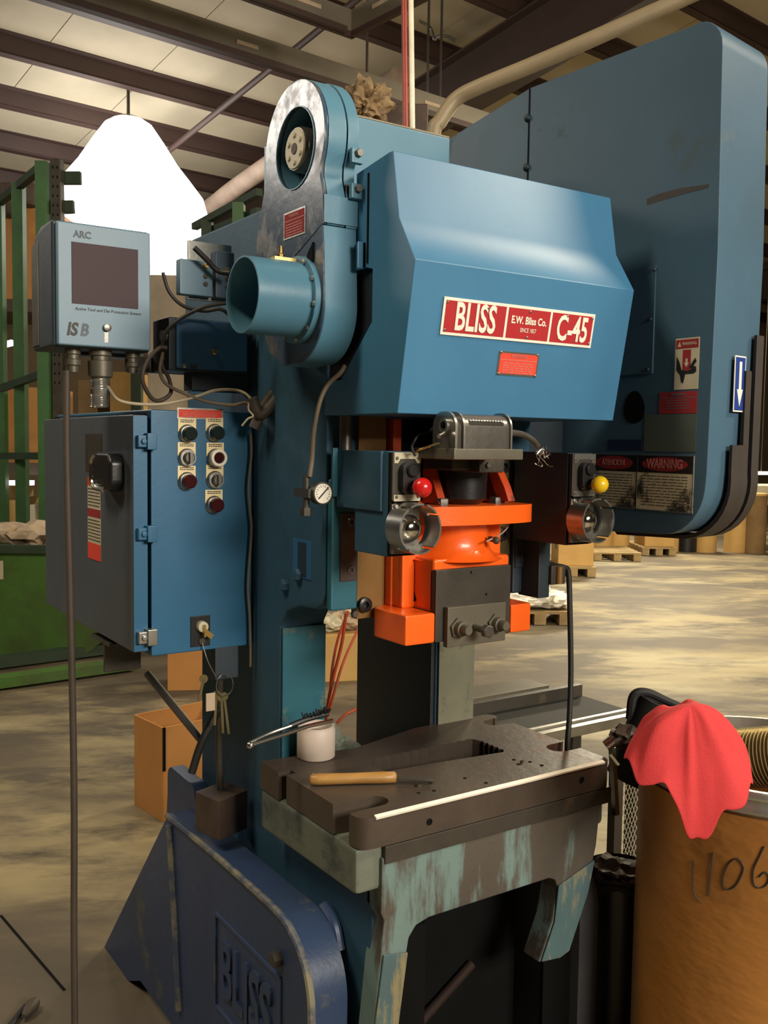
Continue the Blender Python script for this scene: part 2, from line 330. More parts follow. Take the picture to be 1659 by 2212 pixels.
while 10.7+1.12*k < 18:
    s = 10.7+1.12*k
    b = B(); slope_box(b, -14, 26, s-.012, s+.012, -.20, 0); slope_box(b, -14, 26, s-.012, s+.075, -.21, -.19); slope_box(b, -14, 26, s-.075, s+.012, -.012, 0)
    b.build('purlin', purlin_m, ce); k += 1
for ra in (7.97, -6.0, 20.5):
    b = B(); slope_box(b, ra-.01, ra+.01, -8.9, 18.1, -.86, -.21); slope_box(b, ra-.12, ra+.12, -8.9, 18.1, -.88, -.85); slope_box(b, ra-.12, ra+.12, -8.9, 18.1, -.235, -.21)
    b.build('rafter', rafter_m, ce)
struct(bbox_b(B(), -14, 26, 18.2, 18.4, 0, 4.8).build('wall_back', wall_m))
struct(bbox_b(B(), -14.2, -14, -9, 18.4, 0, 9).build('wall_left', wall_m))
struct(bbox_b(B(), 26, 26.2, -9, 18.4, 0, 9).build('wall_right', wall_m))
struct(bbox_b(B(), -14, 26, -9.2, -9, 0, 9).build('wall_front', wall_m))

# ------------------------------------------------------------------ the press
P = thing('power_press', (1.262, 1.9, 0), 'large blue inclinable punch press with orange ram and worn steel bed', 'press')
# frame side plates: upper front face y = 1.69, throat face y = 1.885
def side_plate(x0, x1, yb, yf):
    prof = [(1.69, 2.07), (1.69, 1.235), (1.70, 1.215), (1.73, 1.20), (1.80, 1.195), (1.86, 1.175), (1.885, 1.14), (1.885, .86), (1.885, .80), (1.62+yf, .78), (1.50+yf, .70), (1.495+yf, .56), (1.53+yf, .10), (1.70+yf, .06), (2.10, .06), (yb, .50), (yb, 1.22), (2.38, 1.36), (2.42, 1.5), (2.45, 2.00), (2.40, 2.07)]
    return B().px(prof, x0, x1).build('frame_side', frame_blue, P, bev=.008)
side_plate(.985, 1.10, 2.33, 0); side_plate(1.42, 1.54, 2.24, .22)
B().box(1.10, 1.42, 2.28, 2.42, 1.35, 2.07).build('frame_back', frame_blue, P, bev=.006)
B().box(1.10, 1.42, 1.9, 2.23, .30, .62).build('frame_web', frame_blue, P, bev=.006)
# lighter front faces of the throat columns
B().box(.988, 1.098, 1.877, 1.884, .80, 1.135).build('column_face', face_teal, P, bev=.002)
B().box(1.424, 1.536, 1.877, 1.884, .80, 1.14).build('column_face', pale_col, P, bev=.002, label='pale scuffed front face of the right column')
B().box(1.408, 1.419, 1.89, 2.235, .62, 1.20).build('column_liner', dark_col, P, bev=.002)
B().box(1.552, 1.578, 1.93, 1.96, .62, 1.14).build('throat_bar', black, P, bev=.003)
B().box(1.546, 1.551, 1.925, 1.935, .80, .93).build('white_strip', white_p, P)
# gib blocks left and right
for sx, x0, x1 in ((0, .986, 1.051), (1, 1.473, 1.538)):
    g = B().box(x0, x1, 1.668, 1.688, 1.205, 1.475).build('gib_block', face_teal if not sx else dark_blue, P, bev=.006)
    xr = (1.006, 1.046) if not sx else (1.478, 1.518)
    B().box(xr[0], xr[1], 1.664, 1.670, 1.265, 1.405).build('gib_insert', brown_rust if not sx else dark_blue, g, bev=.003)
    for z in (1.288, 1.388):
        bb = B(); bb.lathe(((xr[0]+xr[1])/2+.004, 1.664, z), (0, -1, 0), [(0, .009), (.0025, .008), (.0025, .005), (-.004, .005)], 14, cap=False); bb.lathe(((xr[0]+xr[1])/2+.004, 1.6655, z), (0, -1, 0), [(0, .005), (.0004, .005)], 12); bb.build('screw', steel_mid, g)
    x2 = (1.054, 1.122) if not sx else (1.402, 1.470)
    pl = B().box(x2[0], x2[1], 1.676, 1.700, 1.182, 1.63).build('gib_plate', tan_gib if not sx else brass_dirty, P, bev=.002)
    for z in (1.212, 1.345, 1.50):
        bb = B(); bb.lathe((x2[0]+.016 if not sx else x2[1]-.03, 1.676, z), (0, -1, 0), [(0, .0165), (.010, .0155), (.012, .011), (.012, .007), (.004, .006)], 20); bb.build('socket_screw', black, pl)
for y, z in ((1.80, 1.265), (1.86, 1.235)):
    b = B(); hexbolt(b, (.985, y, z), (-1, 0, 0), .014, .012); b.build('frame_bolt', frame_blue, P)
b = B(); hexbolt(b, (1.045, 1.675, 1.195), (0, -1, 0), .008, .010); b.build('frame_bolt', steel_mid, P)
# data plate on the frame side
F = Face((.985, 1.79, 1.30), (0, -1, 0), (0, 0, 1))
q = F.plate(B(), -.035, .042, -.040, .042, 0, .002).build('data_plate', box_blue, P)
F.plate(B(), -.012, .024, -.036, .036, .002, .0032).build('plate_smudge', dark_blue, q)
# front bracing rod seen under the cover
B().cyl((1.012, 1.66, 1.50), (1.012, 1.66, 1.63), .013).build('counterbalance_rod', steel_mid, P)
B().lathe((1.012, 1.66, 1.492), (0, 0, 1), [(0, .022), (.016, .022), (.022, .016)], 6).build('rod_nut', olive_steel, P)

# legs
def leg(x0, x1, name, lm=None):
    pr = [(2.82, 0), (2.30, .58)]+arc(2.275, .572, .028, 60, 90, 3)+[(1.75, .60)]+arc(1.676, .460, .141, 92, 178, 10)+[(1.535, .0), (1.65, 0), (1.74, .05), (2.5, .05), (2.6, 0)]
    return B().px(pr, x0, x1).build(name, lm or leg_blue, P, bev=.012, seg=3)
lg = leg(.877, .955, 'base_leg'); leg(1.588, 1.647, 'base_leg', leg_grey)
B().box(.99, 1.105, 1.484, 1.493, .05, .60).build('bed_shade_sheet', dark, P)  # added dark sheet stands in for the shade beside the left foot
B().box(1.50, 1.586, 1.560, 1.570, .05, .60).build('bed_shade_sheet', dark, P)  # added dark sheet for the shade between right foot and leg
# raised rib and cast lettering on the left leg's outer face
FL = Face((.877, 2.0, .30), (0, -1, 0), (0, 0, 1))
def lp(y, z): return (2.0-y, z-.30)
b = B(); b.tube([(.874, 2.268, .575), (.874, 2.23, .33), (.874, 2.205, .12)], .010, 8); b.build('cast_rib', leg_edge, lg)
b = B(); b.tube([(.876, 2.29, .592), (.876, 2.0, .600), (.876, 1.76, .600), (.876, 1.69, .598), (.876, 1.63, .588), (.876, 1.575, .553), (.876, 1.545, .50), (.876, 1.537, .43), (.876, 1.535, .25)], .008, 8); b.build('edge_bead', leg_edge, lg)
y0, y1, z0, z1 = 1.985, 1.665, .245, .465
b = B()
for p, q in (((y0, z0), (y0, z1)), ((y0, z1), (y1, z1)), ((y1, z1), (y1, z0)), ((y1, z0), (y0, z0))): b.bar((.877, p[0], p[1]), (.877, q[0], q[1]), .010, .010, (1, 0, 0))
b.build('cast_border', leg_blue, lg, bev=.002)
FL.text('cast_letters', 'BLISS', *lp(1.825, .352), .185, leg_blue, lg, xs=.62, h=.003, off=.004, ext=.004)
b = B(); hexbolt(b, (.877, 1.672, .505), (-1, 0, 0), .016, .018); b.build('leg_bolt', steel_dark, lg)
b = B(); b.tube([(.968, 1.655, .598), (.970, 1.615, .575), (.970, 1.595, .53)], .013, 10); b.build('pivot_boss', leg_blue, P)
# foot tab standing up at the back of the left leg
B().px([(2.20, .55), (2.45, .43), (2.43, .60)]+arc(2.40, .645, .03, 0, 90, 4)+[(2.29, .672)]+arc(2.27, .645, .03, 90, 180, 4), .93, .968).build('leg_lug', leg_blue, P, bev=.008)
# bed
bed = B().pz([(.932, 1.475), (1.59, 1.475), (1.59, 1.86), (.925, 1.86)], .700, .789).build('bed', bedside_m, P, bev=.010)
B().box(.990, 1.600, 1.462, 1.474, .752, .788).build('bed_ledge', steel_dark, P, bev=.003)
# front apron with its arched opening and splayed legs
ap = [(.985, .765), (.985, .655), (.992, .64), (.972, .44), (.930, .06), (.985, .06), (1.024, .42), (1.045, .55)]+[(1.052, .59), (1.068, .610), (1.10, .618)]+[(1.42, .618), (1.438, .61), (1.446, .59)]+[(1.432, .52), (1.395, .437), (1.455, .43), (1.482, .437), (1.535, .56), (1.562, .66), (1.572, .765)]
B().py(ap, 1.466, 1.52).build('bed_apron', apron_m, P, bev=.005)
B().py([(.990, .575), (1.046, .565), (1.026, .42), (.988, .06), (.932, .06), (.972, .44)], 1.461, 1.466).build('apron_foot', leg_worn, P, bev=.002)
B().py([(1.445, .598), (1.553, .630), (1.535, .56), (1.482, .441), (1.455, .433), (1.40, .440), (1.436, .52)], 1.461, 1.466).build('apron_foot', leg_worn, P, bev=.002)
B().box(1.04, 1.50, 1.66, 1.68, .05, .68).build('bed_shade_backing', dark, P)  # added dark sheet gives the shade behind the apron opening
B().cyl((1.10, 1.645, .20), (1.36, 1.648, .36), .011, n=14).build('treadle_rod', rod_dark, P)
# bolster plate with slots and rectangular die opening
def bolster():
    o = [(.962, 1.462), (1.575, 1.462)]+arc(1.575, 1.484, .022, -90, 0, 4)+[(1.597, 1.56)]
    o += [(1.562, 1.56)]+arc(1.555, 1.588, .028, -70, -290, 8)+[(1.597, 1.616), (1.597, 1.79), (1.570, 1.80)]+arc(1.556, 1.822, .025, -60, -250, 6)+[(1.580, 1.85)]+arc(1.578, 1.868, .022, -80, 90, 5)
    o += [(1.36, 1.885), (1.15, 1.83), (.925, 1.86), (.925, 1.775), (.955, 1.775), (.955, 1.752), (.932, 1.752), (.932, 1.560), (.962, 1.556)]+arc(1.012, 1.532, .026, 90, -90, 8)+[(.968, 1.506), (.935, 1.505), (.935, 1.49)]+arc(.962, 1.489, .027, 180, 270, 4)[1:-1]
    ser = []
    n = 24
    for i in range(n):
        x = 1.425-(1.425-1.125)*i/(n-1); ser.append((x, 1.742+(.007 if i % 2 else 0)))
    for i in range(9): ser.append((1.122-(.006 if i % 2 else 0), 1.735-.008*i))
    hole = ser+[(1.122, 1.66), (1.24, 1.652), (1.425, 1.630)]+[(1.430+(.007 if i % 2 else 0), 1.636+.009*i) for i in range(11)]
    return B().pz(o, .790, .850, [hole[::-1]]).build('bolster_plate', bolster_m, P, smooth=30)
bo = bolster()
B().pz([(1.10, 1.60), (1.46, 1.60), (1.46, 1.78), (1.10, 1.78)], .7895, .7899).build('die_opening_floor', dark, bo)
b = B(); b.bar((.966, 1.4625, .8500), (1.572, 1.4625, .8500), .009, .0045, (0, -.4, 1)); b.build('front_edge_highlight', edge_highlight, bo, label='pale strip painted as the front edge highlight')  # chamfer highlight built as a pale strip
for x, z in ((1.092, .815), (1.505, .822)): B().lathe((x, 1.4615, z), (0, -1, 0), [(0, .007), (.0012, .0065), (.0012, .004), (-.004, .004)], 12).build('edge_hole', dark, bo)
b = B()
for px in ((1.242, 1.541, 0.851), (1.262, 1.496, 0.851), (1.397, 1.549, 0.851), (1.430, 1.547, 0.851), (1.437, 1.517, 0.851), (1.409, 1.577, 0.851), (1.164, 1.556, 0.851), (1.128, 1.556, 0.851), (1.109, 1.522, 0.851), (1.143, 1.516, 0.851)):
    b.lathe((px[0], px[1], .8503), (0, 0, 1), [(0, .0042), (.0006, .0040)], 10)
b.build('tapped_hole', dark, bo, kind='stuff')
# slide (ram)
sl = B().box(1.128, 1.396, 1.62, 1.80, 1.205, 1.43).build('ram_slide', orange, P, bev=.008)
for x0 in (1.128, 1.374): B().box(x0, x0+.022, 1.66, 1.80, 1.425, 1.60).build('slide_rail', orange_dark, P, bev=.003)
B().box(1.150, 1.374, 1.70, 1.72, 1.43, 1.60).build('slide_pocket_shade', dark, P)  # dark sheet paints the shade in the cavity under the cover
for sx in (1.142, 1.300):
    B().px([(1.62, 1.425), (1.56, 1.425), (1.62, 1.54), (1.62, 1.56)], sx+.035, sx+.055).build('ram_gusset', orange_dark, P, bev=.003)
B().px([(1.615, 1.43), (1.53, 1.43), (1.545, 1.46), (1.60, 1.535), (1.615, 1.54)], 1.335, 1.355).build('ram_gusset', orange_dark, P, bev=.003)
rb = B().px([(1.553, 1.315), (1.80, 1.315), (1.80, 1.205), (1.553, 1.205)], 1.160, 1.362).build('ram_body', orange, P, bev=.007, seg=3)
B().px([(1.620, 1.30), (1.632, 1.30), (1.632, 1.235), (1.640, 1.222), (1.628, 1.216), (1.612, 1.222), (1.620, 1.24)], 1.1585, 1.1605).build('ram_slot', dark, P)
B().box(1.124, 1.162, 1.655, 1.80, 1.205, 1.333).build('ram_side', orange, P, bev=.004)
# collar and neck
nk = B().lathe((1.262, 1.625, 1.308), (0, 0, 1), [(0, .108), (.006, .094), (.018, .082), (.035, .077), (.070, .077), (.078, .082)], 40).build('ram_neck', orange, P, smooth=60)
fl_p = [(1.402, 1.535), (1.402, 1.68), (1.122, 1.68), (1.122, 1.535)]+[(1.262+.14*math.sin(R(a)), 1.535-.032*math.cos(R(a))) for a in range(-80, 81, 10)]
B().pz(fl_p, 1.386, 1.424).build('ram_flange', orange, P, bev=.006, seg=3)
for x in (1.19, 1.335): b = B(); hexbolt(b, (x, 1.57, 1.424), (0, 0, 1), .015, .014); b.build('flange_bolt', steel_dark, P)
b = B(); b.cyl((1.30, 1.548, 1.352), (1.30, 1.528, 1.350), .006, n=8); b.ball((1.30, 1.526, 1.350), .008, 10); b.build('grease_fitting', brown_rust, P)
# adjusting screw and clamp under the cover
B().lathe((1.255, 1.585, 1.424), (0, 0, 1), [(0, .035), (.012, .05), (.075, .052), (.09, .040), (.17, .038)], 28).build('adjusting_screw', black, P)
b = B(); b.box(1.16, 1.235, 1.50, 1.60, 1.497, 1.530); b.box(1.205, 1.27, 1.47, 1.58, 1.493, 1.522); b.build('screw_clamp', steel_dark, P, bev=.004)
b = B(); hexbolt(b, (1.225, 1.4705, 1.508), (0, -1, 0), .006, .006); b.build('clamp_screw', steel_mid, P)
# ram face block, wings and die-clamp plate
fb = B().box(1.160, 1.360, 1.545, 1.566, 1.145, 1.294).build('ram_face_plate', steel_dark, P, bev=.003)
b = B()
for x, z in ((1.250, 1.284), (1.292, 1.235)): b.lathe((x, 1.5452, z), (0, -1, 0), [(0, .003), (.0004, .003)], 8)
b.build('dowel_hole', dark, fb)
def wing(pts, m): return B().pz(pts, 1.145, 1.207).build('ram_wing', m, P, bev=.005)
wing([(1.086, 1.545), (1.160, 1.545), (1.160, 1.72), (1.086, 1.66)], orange); wing([(1.362, 1.545), (1.420, 1.545), (1.420, 1.66), (1.362, 1.72)], orange)
cp = B().box(1.180, 1.335, 1.530, 1.545, 1.135, 1.218).build('clamp_plate', olive_steel, P, bev=.002)
for x in (1.207, 1.306):
    b = B(); b.lathe((x, 1.530, 1.174), (0, -1, 0), [(0, .022), (.006, .022), (.006, .017)], 6); b.lathe((x, 1.524, 1.174), (0, -1, 0), [(0, .016), (.012, .015), (.0125, .011), (.028, .0105), (.030, .009)], 16); b.build('clamp_stud', olive_steel, cp)
b = B(); b.cyl((1.250, 1.530, 1.172), (1.250, 1.495, 1.170), .007, n=14); b.lathe((1.250, 1.495, 1.170), (0, -1, 0), [(0, .014), (.012, .014), (.0135, .012)], 6); b.build('clamp_screw', steel_mid, cp)

# head: crankshaft cover with round opening, clutch housing, air tube
def gear_poly(dr):
    p = arc(1.70, 2.125, .121+dr, 128, -22, 26)
    p = [(a, b) for a, b in p]
    return p
def rot(pts): return pts
top = [(1.70+(.121)*math.cos(R(a)), 2.125+(.121)*math.sin(R(a))) for a in range(-20, 201, 10)]
keyhole = [(2.00-.0, 1.86)]
prof = [(1.583, 1.955), (1.583, 2.01), (1.595, 2.045)]+[(1.70-.121*math.cos(R(a)), 2.125+.121*math.sin(R(a))) for a in range(-28, 201, 8)]+[(1.86, 1.97), (1.865, 1.90), (1.72, 1.90)]
hole = circ(1.693, 2.117, .076)
gc = B().px(prof, .910, .918, [hole]).build('crank_cover', head_shade_blue, P, bev=.004, smooth=40)
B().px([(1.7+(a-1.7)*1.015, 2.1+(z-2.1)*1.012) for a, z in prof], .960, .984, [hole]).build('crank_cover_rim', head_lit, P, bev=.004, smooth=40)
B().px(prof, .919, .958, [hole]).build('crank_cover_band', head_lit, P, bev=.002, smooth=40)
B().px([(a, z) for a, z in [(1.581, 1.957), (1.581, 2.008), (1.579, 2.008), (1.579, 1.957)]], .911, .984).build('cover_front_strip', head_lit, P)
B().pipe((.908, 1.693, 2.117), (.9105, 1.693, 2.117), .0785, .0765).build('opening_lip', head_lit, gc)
B().cyl((.975, 1.693, 2.117), (.980, 1.693, 2.117), .090, n=36).build('opening_back', dark_blue, P)
hb = B().lathe((.978, 1.695, 2.117), (-1, 0, 0), [(0, .043), (.060, .043), (.066, .040), (.066, .0)], 32).build('crank_hub', steel_mid, P)
b = B().lathe((.912, 1.695, 2.117), (-1, 0, 0), [(0, .039), (.003, .037)], 28)
for k in range(6): b.lathe((.909, 1.695+.026*math.cos(k*1.047+.5), 2.117+.026*math.sin(k*1.047+.5)), (-1, 0, 0), [(0, .0055), (.003, .005)], 8)
b.build('hub_cap', sign_clean, hb, smooth=40)
B().lathe((.9085, 1.695, 2.117), (-1, 0, 0), [(0, .011), (.001, .0105)], 14).build('hub_center', brown_rust, hb)
b = B()
for z in (2.165, 2.085): b.cyl((.978, 1.652, z), (.945, 1.652, z), .010, n=10)
b.build('hub_stud', alu, P)
for y, z in ((1.5775, 2.085), (1.5775, 2.02)):
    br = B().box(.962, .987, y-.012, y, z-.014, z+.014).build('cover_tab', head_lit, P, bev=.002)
    b = B(); hexbolt(b, (.975, y-.012, z+.004), (0, -1, 0), .008, .008); b.build('tab_bolt', steel_mid, br)
B().box(.960, .984, 1.584, 1.60, 1.99, 2.035).build('cover_latch', brown_rust, P, bev=.003)
F = Face((.910, 1.70, 1.975), (0, -1, .0), (0, 0, 1))
def red_plate(F, par, w, h, title, ts, col, seed, base=alu, tcol=None):
    q = F.plate(B(), -w/2, w/2, -h/2, h/2, 0, .0012).build('warning_plate', base, par)
    e = .0035 if w > .06 else .002
    F.plate(B(), -w/2+e, w/2-e, -h/2+e, h/2-e, .0012, .0017).build('plate_field', col, q)
    F.text('plate_title', title, 0, h*.31, ts, tcol or pale_red, q, xs=.9, h=.0019)
    b = F.plate(B(), -w*.46, w*.46, h*.14, h*.17, .0017, .0021); F.lines(b, -w*.38, w*.38, [h*(.02-.1*i) for i in range(5)], h*.035, .0017, .0021, seed)
    b.build('print_lines', tcol or pale_red, q, kind='stuff'); return q
red_plate(Face((.910, 1.6925, 1.974), (0, -1, 0), (0, 0, 1)), gc, .088, .052, 'WARNING', .009, red_l2, 3)
ch_p = [(1.583, 1.952), (1.578, 1.90)]+[(1.677-.103*math.cos(R(a)), 1.805-.103*math.sin(R(a))) for a in range(-6, 106, 8)]+[(1.735, 1.70), (1.80, 1.735), (1.84, 1.82), (1.85, 1.895), (1.72, 1.895)]
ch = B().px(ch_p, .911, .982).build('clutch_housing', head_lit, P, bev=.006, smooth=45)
B().px([(a+.0, z) for a, z in ch_p], .9085, .912).build('clutch_face', head_shade_blue, P, bev=.0008)
B().px([(1.612, 1.925), (1.612, 1.89), (1.634, 1.89), (1.634, 1.905)], .905, .909).build('inspection_slot', dark, ch)
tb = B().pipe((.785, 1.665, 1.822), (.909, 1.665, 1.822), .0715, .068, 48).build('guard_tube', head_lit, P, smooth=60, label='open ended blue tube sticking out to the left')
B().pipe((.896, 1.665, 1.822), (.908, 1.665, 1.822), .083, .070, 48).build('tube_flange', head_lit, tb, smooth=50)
b = B()
for k in range(10): hexbolt(b, (.897, 1.665+.0775*math.cos(k*.628+.2), 1.822+.0775*math.sin(k*.628+.2)), (-1, 0, 0), .005, .004)
b.build('flange_bolt', alu, tb)
b = B(); b.box(.848, .905, 1.655, 1.675, 1.893, 1.899); b.lathe((.866, 1.665, 1.899), (0, 0, 1), [(0, .008), (.006, .008), (.008, .005), (.022, .004)], 8); b.build('grease_fitting', brass, tb)
# bearing cap block behind the cover
bk = B().box(.985, 1.285, 1.69, 1.98, 2.05, 2.205).build('bearing_cap', head_lit, P, bev=.004)
B().box(.986, 1.284, 1.692, 1.978, 2.205, 2.208).build('dust_layer', conduit_m, bk)
b = B(); b.box(1.08, 1.17, 1.76, 1.86, 2.208, 2.225); b.build('cap_plate', steel_mid, bk, bev=.003)
B().box(1.285, 1.54, 1.75, 2.35, 2.07, 2.16).build('crown_block', dark_blue, P, bev=.006)
b = B(); ring = [(1.46, 2.00+.042*math.cos(R(a)), 2.225+.042*math.sin(R(a))) for a in range(0, 361, 20)]; b.tube(ring, .013, 10, 1, False); b.cyl((1.46, 2.00, 2.15), (1.46, 2.00, 2.19), .02, n=14); b.build('lifting_eye', dark_blue, P)

# the big front cover over the slide
cv = [(1.478, 2.072), (1.464, 2.072), (1.442, 1.950), (1.390, 1.870), (1.437, 1.603), (1.700, 1.603), (1.698, 1.668), (1.635, 1.673), (1.527, 1.775), (1.527, 1.872), (1.587, 1.885), (1.587, 2.058)]
co = B().px(cv, .985, 1.540).build('front_cover', cover_blue, P, bev=.016, seg=4, smooth=50)
B().box(.9835, .9855, 1.541, 1.546, 1.885, 2.050).build('cover_seam', dark, co)
b = B(); b.box(.978, .986, 1.552, 1.578, 1.875, 1.925); b.box(.968, .986, 1.552, 1.556, 1.875, 1.925); b.build('cover_hinge', cover_blue, co, bev=.002)
b = B(); b.px([(1.60, 1.875), (1.53, 1.87), (1.53, 1.78), (1.64, 1.676), (1.70, 1.672), (1.72, 1.72), (1.66, 1.80)], .992, 1.03); b.build('linkage_arm', black, P, bev=.006)
lo = Vector((0, 1.390, 1.870)); lv = Vector((0, 1.390-1.437, 1.870-1.603)).normalized()
FC = Face((1.262, 1.40, 1.83), (1, 0, 0), lv); FC.o = lo+lv*0+Vector((1.262, 0, 0))
c = lambda p: ((Vector(p)-FC.o).dot(FC.u), (Vector(p)-FC.o).dot(FC.v))
n0, n1, n2, n3 = (1.056, 1.402, 1.814), (1.438, 1.402, 1.808), (1.443, 1.412, 1.743), (1.058, 1.412, 1.747)
ca = c(n0); cb = c(n2)
W2, HN = (c(n1)[0]-ca[0]), (ca[1]-c(n3)[1]); Fn = Face(FC.p((ca[0]+c(n1)[0])/2, (ca[1]+c(n3)[1])/2), FC.u, FC.v)
npl = Fn.plate(B(), -W2/2, W2/2, -HN/2, HN/2, 0, .003).build('nameplate', white_p, co, bev=.0008)
t = .0055; xs1, xs2 = -W2/2+W2*.395, -W2/2+W2*.69
for a0, a1 in ((-W2/2+t, xs1-.003), (xs1+.003, xs2-.003), (xs2+.003, W2/2-t)): Fn.plate(B(), a0, a1, -HN/2+t, HN/2-t, .003, .0036).build('red_field', red_p, npl)
Fn.text('raised_letters', 'BLISS', (-W2/2+xs1)/2+.001, -.001, .071, white_p, npl, xs=.62, h=.0040, off=.0014, ext=.0006)
Fn.text('raised_letters', 'E.W. Bliss Co.', (xs1+xs2)/2, .006, .0195, white_p, npl, xs=.80, h=.0040, off=.0005)
Fn.text('raised_letters', 'SINCE 1857', (xs1+xs2)/2, -.012, .0115, white_p, npl, xs=.72, h=.0040)
Fn.text('raised_letters', 'C-45', (xs2+W2/2)/2, -.002, .068, white_p, npl, xs=.62, h=.0040, off=.0014, ext=.0006)
for a, q in ((-W2/2+.008, HN/2-.009), (-W2/2+.008, -HN/2+.009), (W2/2-.008, HN/2-.009), (W2/2-.008, -HN/2+.009), (-W2/2+W2*.27, HN/2-.012), ((xs1+xs2)/2, HN/2-.010), ((xs1+xs2)/2, -HN/2+.009), (-W2/2+W2*.80, HN/2-.010)): b = B(); rivet(b, Fn, a, q, .0028, .0036); b.build('rivet', alu, npl)
w0, w2 = (1.202, 1.414, 1.727), (1.304, 1.422, 1.682)
cw0, cw2 = c(w0), c(w2); Fw = Face(FC.p((cw0[0]+cw2[0])/2, (cw0[1]+cw2[1])/2), FC.u, FC.v)
wp = red_plate(Fw, co, cw2[0]-cw0[0], cw0[1]-cw2[1], 'WARNING', .0095, red_l, 5)
for sa in (-1, 1):
    for sb in (-1, 1): b = B(); rivet(b, Fw, sa*(cw2[0]-cw0[0])*.46, sb*(cw0[1]-cw2[1])*.44, .0026, .0017); b.build('corner_rivet', alu, wp)

# flywheel guard on the right
GX = 1.65
gp = [(2.42, 2.36), (1.848, 2.432)]+arc(1.345, 2.350, .065, 80, 180, 7)+[(1.272, 1.95), (1.278, 1.50)]+arc(1.395, 1.475, .115, 185, 268, 9)+[(1.60, 1.352), (2.05, 1.352), (2.3, 1.45), (2.42, 1.7)]
b = B().px(gp, GX, 1.842)
for v in b.bm.verts:
    if v.co.x > 1.7: v.co.y += .03
gd = b.build('flywheel_guard', guard_blue, P, bev=.018, seg=4, smooth=50)
B().px([(2.10, 1.40), (1.7, 1.40), (1.7, 1.75), (2.10, 1.75)], 1.54, GX).build('guard_bracket', dark_blue, P)
FG = Face((GX, 1.30, 1.5), (0, -1, 0), (0, 0, 1))
def gq(p): return (1.30-p[1], p[2]-1.5)
def gplate(name, p0, p1, m, par=gd, h=.0015): 
    a, d = gq(p0), gq(p1); return FG.plate(B(), a[0], d[0], d[1], a[1], 0, h).build(name, m, par), ((a[0]+d[0])/2, (a[1]+d[1])/2, d[0]-a[0], a[1]-d[1])
# seam, access panel, hole
b = B(); b.box(GX-.0015, GX+.001, 1.846, 1.850, 2.09, 2.43); b.build('guard_seam', dark, gd)
b = B()
for z in (2.24, 2.36): b.ball((GX, 1.853, z), .010, 12)
b.build('guard_screw', dark_blue, gd)
pan, _ = gplate('access_panel', (1.650, 1.553, 1.939), (1.650, 1.428, 1.708), guard_blue, h=.004)
b = B()
for p in ((1.650, 1.431, 1.930), (1.650, 1.437, 1.825), (1.650, 1.440, 1.717), (1.650, 1.528, 1.720)): b.ball((GX-.003, p[1], p[2]), .0045, 8)
b.build('panel_screw', dark_blue, pan)
hc = (1.650, 1.478, 1.636)
FG.poly(B(), [(gq(hc)[0]+.030*math.cos(R(t))*(1-.18*math.sin(R(t)))-.004*0, gq(hc)[1]+.036*math.sin(R(t))) for t in range(0, 360, 15)], .0, .0012).build('finger_hole', dark, gd)
# signs on the guard's left face
s1, g1 = gplate('warning_sticker', (1.650, 1.369, 1.777), (1.650, 1.308, 1.670), sign_clean)
FS = Face(FG.p(g1[0], g1[1]), FG.u, FG.v); w, h = g1[2], g1[3]
FS.plate(B(), -w*.47, w*.47, h*.30, h*.47, .0015, .002).build('sticker_band', red_l2, s1)
FS.text('sticker_title', 'WARNING', w*.10, h*.385, h*.085, sign_clean, s1, xs=.82, h=.0024)
b = FS.poly(B(), [(-w*.40, h*.335), (-w*.24, h*.335), (-w*.32, h*.435)], .002, .0024); b.build('alert_triangle', sign_clean, s1)
FS.plate(B(), -w*.17, w*.17, -h*.13, h*.27, .0015, .002).build('press_block', red_l2, s1)
FS.poly(B(), [(-w*.04, h*.10), (w*.04, h*.10), (w*.04, h*.02), (w*.10, h*.02), (0, -h*.07), (-w*.10, h*.02), (-w*.04, h*.02)], .002, .0024).build('down_arrow', sign_clean, s1)
FS.poly(B(), [(-w*.42, h*.15), (-w*.30, h*.04), (-w*.20, -h*.12), (w*.05, -h*.14), (w*.16, -h*.13), (w*.28, -h*.06), (w*.40, -h*.06), (w*.42, -h*.16), (w*.30, -h*.20), (-w*.04, -h*.20), (-w*.12, -h*.38), (-w*.20, -h*.36), (-w*.26, -h*.22), (-w*.42, -h*.12)], .002, .0024).build('crushed_hand', sign_black, s1)
FS.poly(B(), [(w*.12, -h*.08), (w*.36, h*.10), (w*.42, h*.04), (w*.22, -h*.10)], .002, .0025).build('crushed_finger', sign_black, s1)
s2, g2 = gplate('warning_sticker', (1.650, 1.407, 1.666), (1.650, 1.309, 1.620), red_l2)
FS = Face(FG.p(g2[0], g2[1]), FG.u, FG.v); w, h = g2[2], g2[3]
FS.text('sticker_title', 'WARNING', 0, h*.36, h*.19, faded_print, s2, xs=.9, h=.0019)
b = FS.plate(B(), -w*.48, w*.48, h*.20, h*.23, .0015, .0019); FS.lines(b, -w*.3, w*.3, [h*(.1-.12*i) for i in range(4)], h*.03, .0015, .0019, 4); b.build('print_lines', faded_print, s2, kind='stuff')
gplate('faded_sticker', (1.650, 1.446, 1.619), (1.650, 1.308, 1.539), sign_grey)
gplate('blue_sticker', (1.650, 1.547, 1.564), (1.650, 1.453, 1.541), dim_blue)
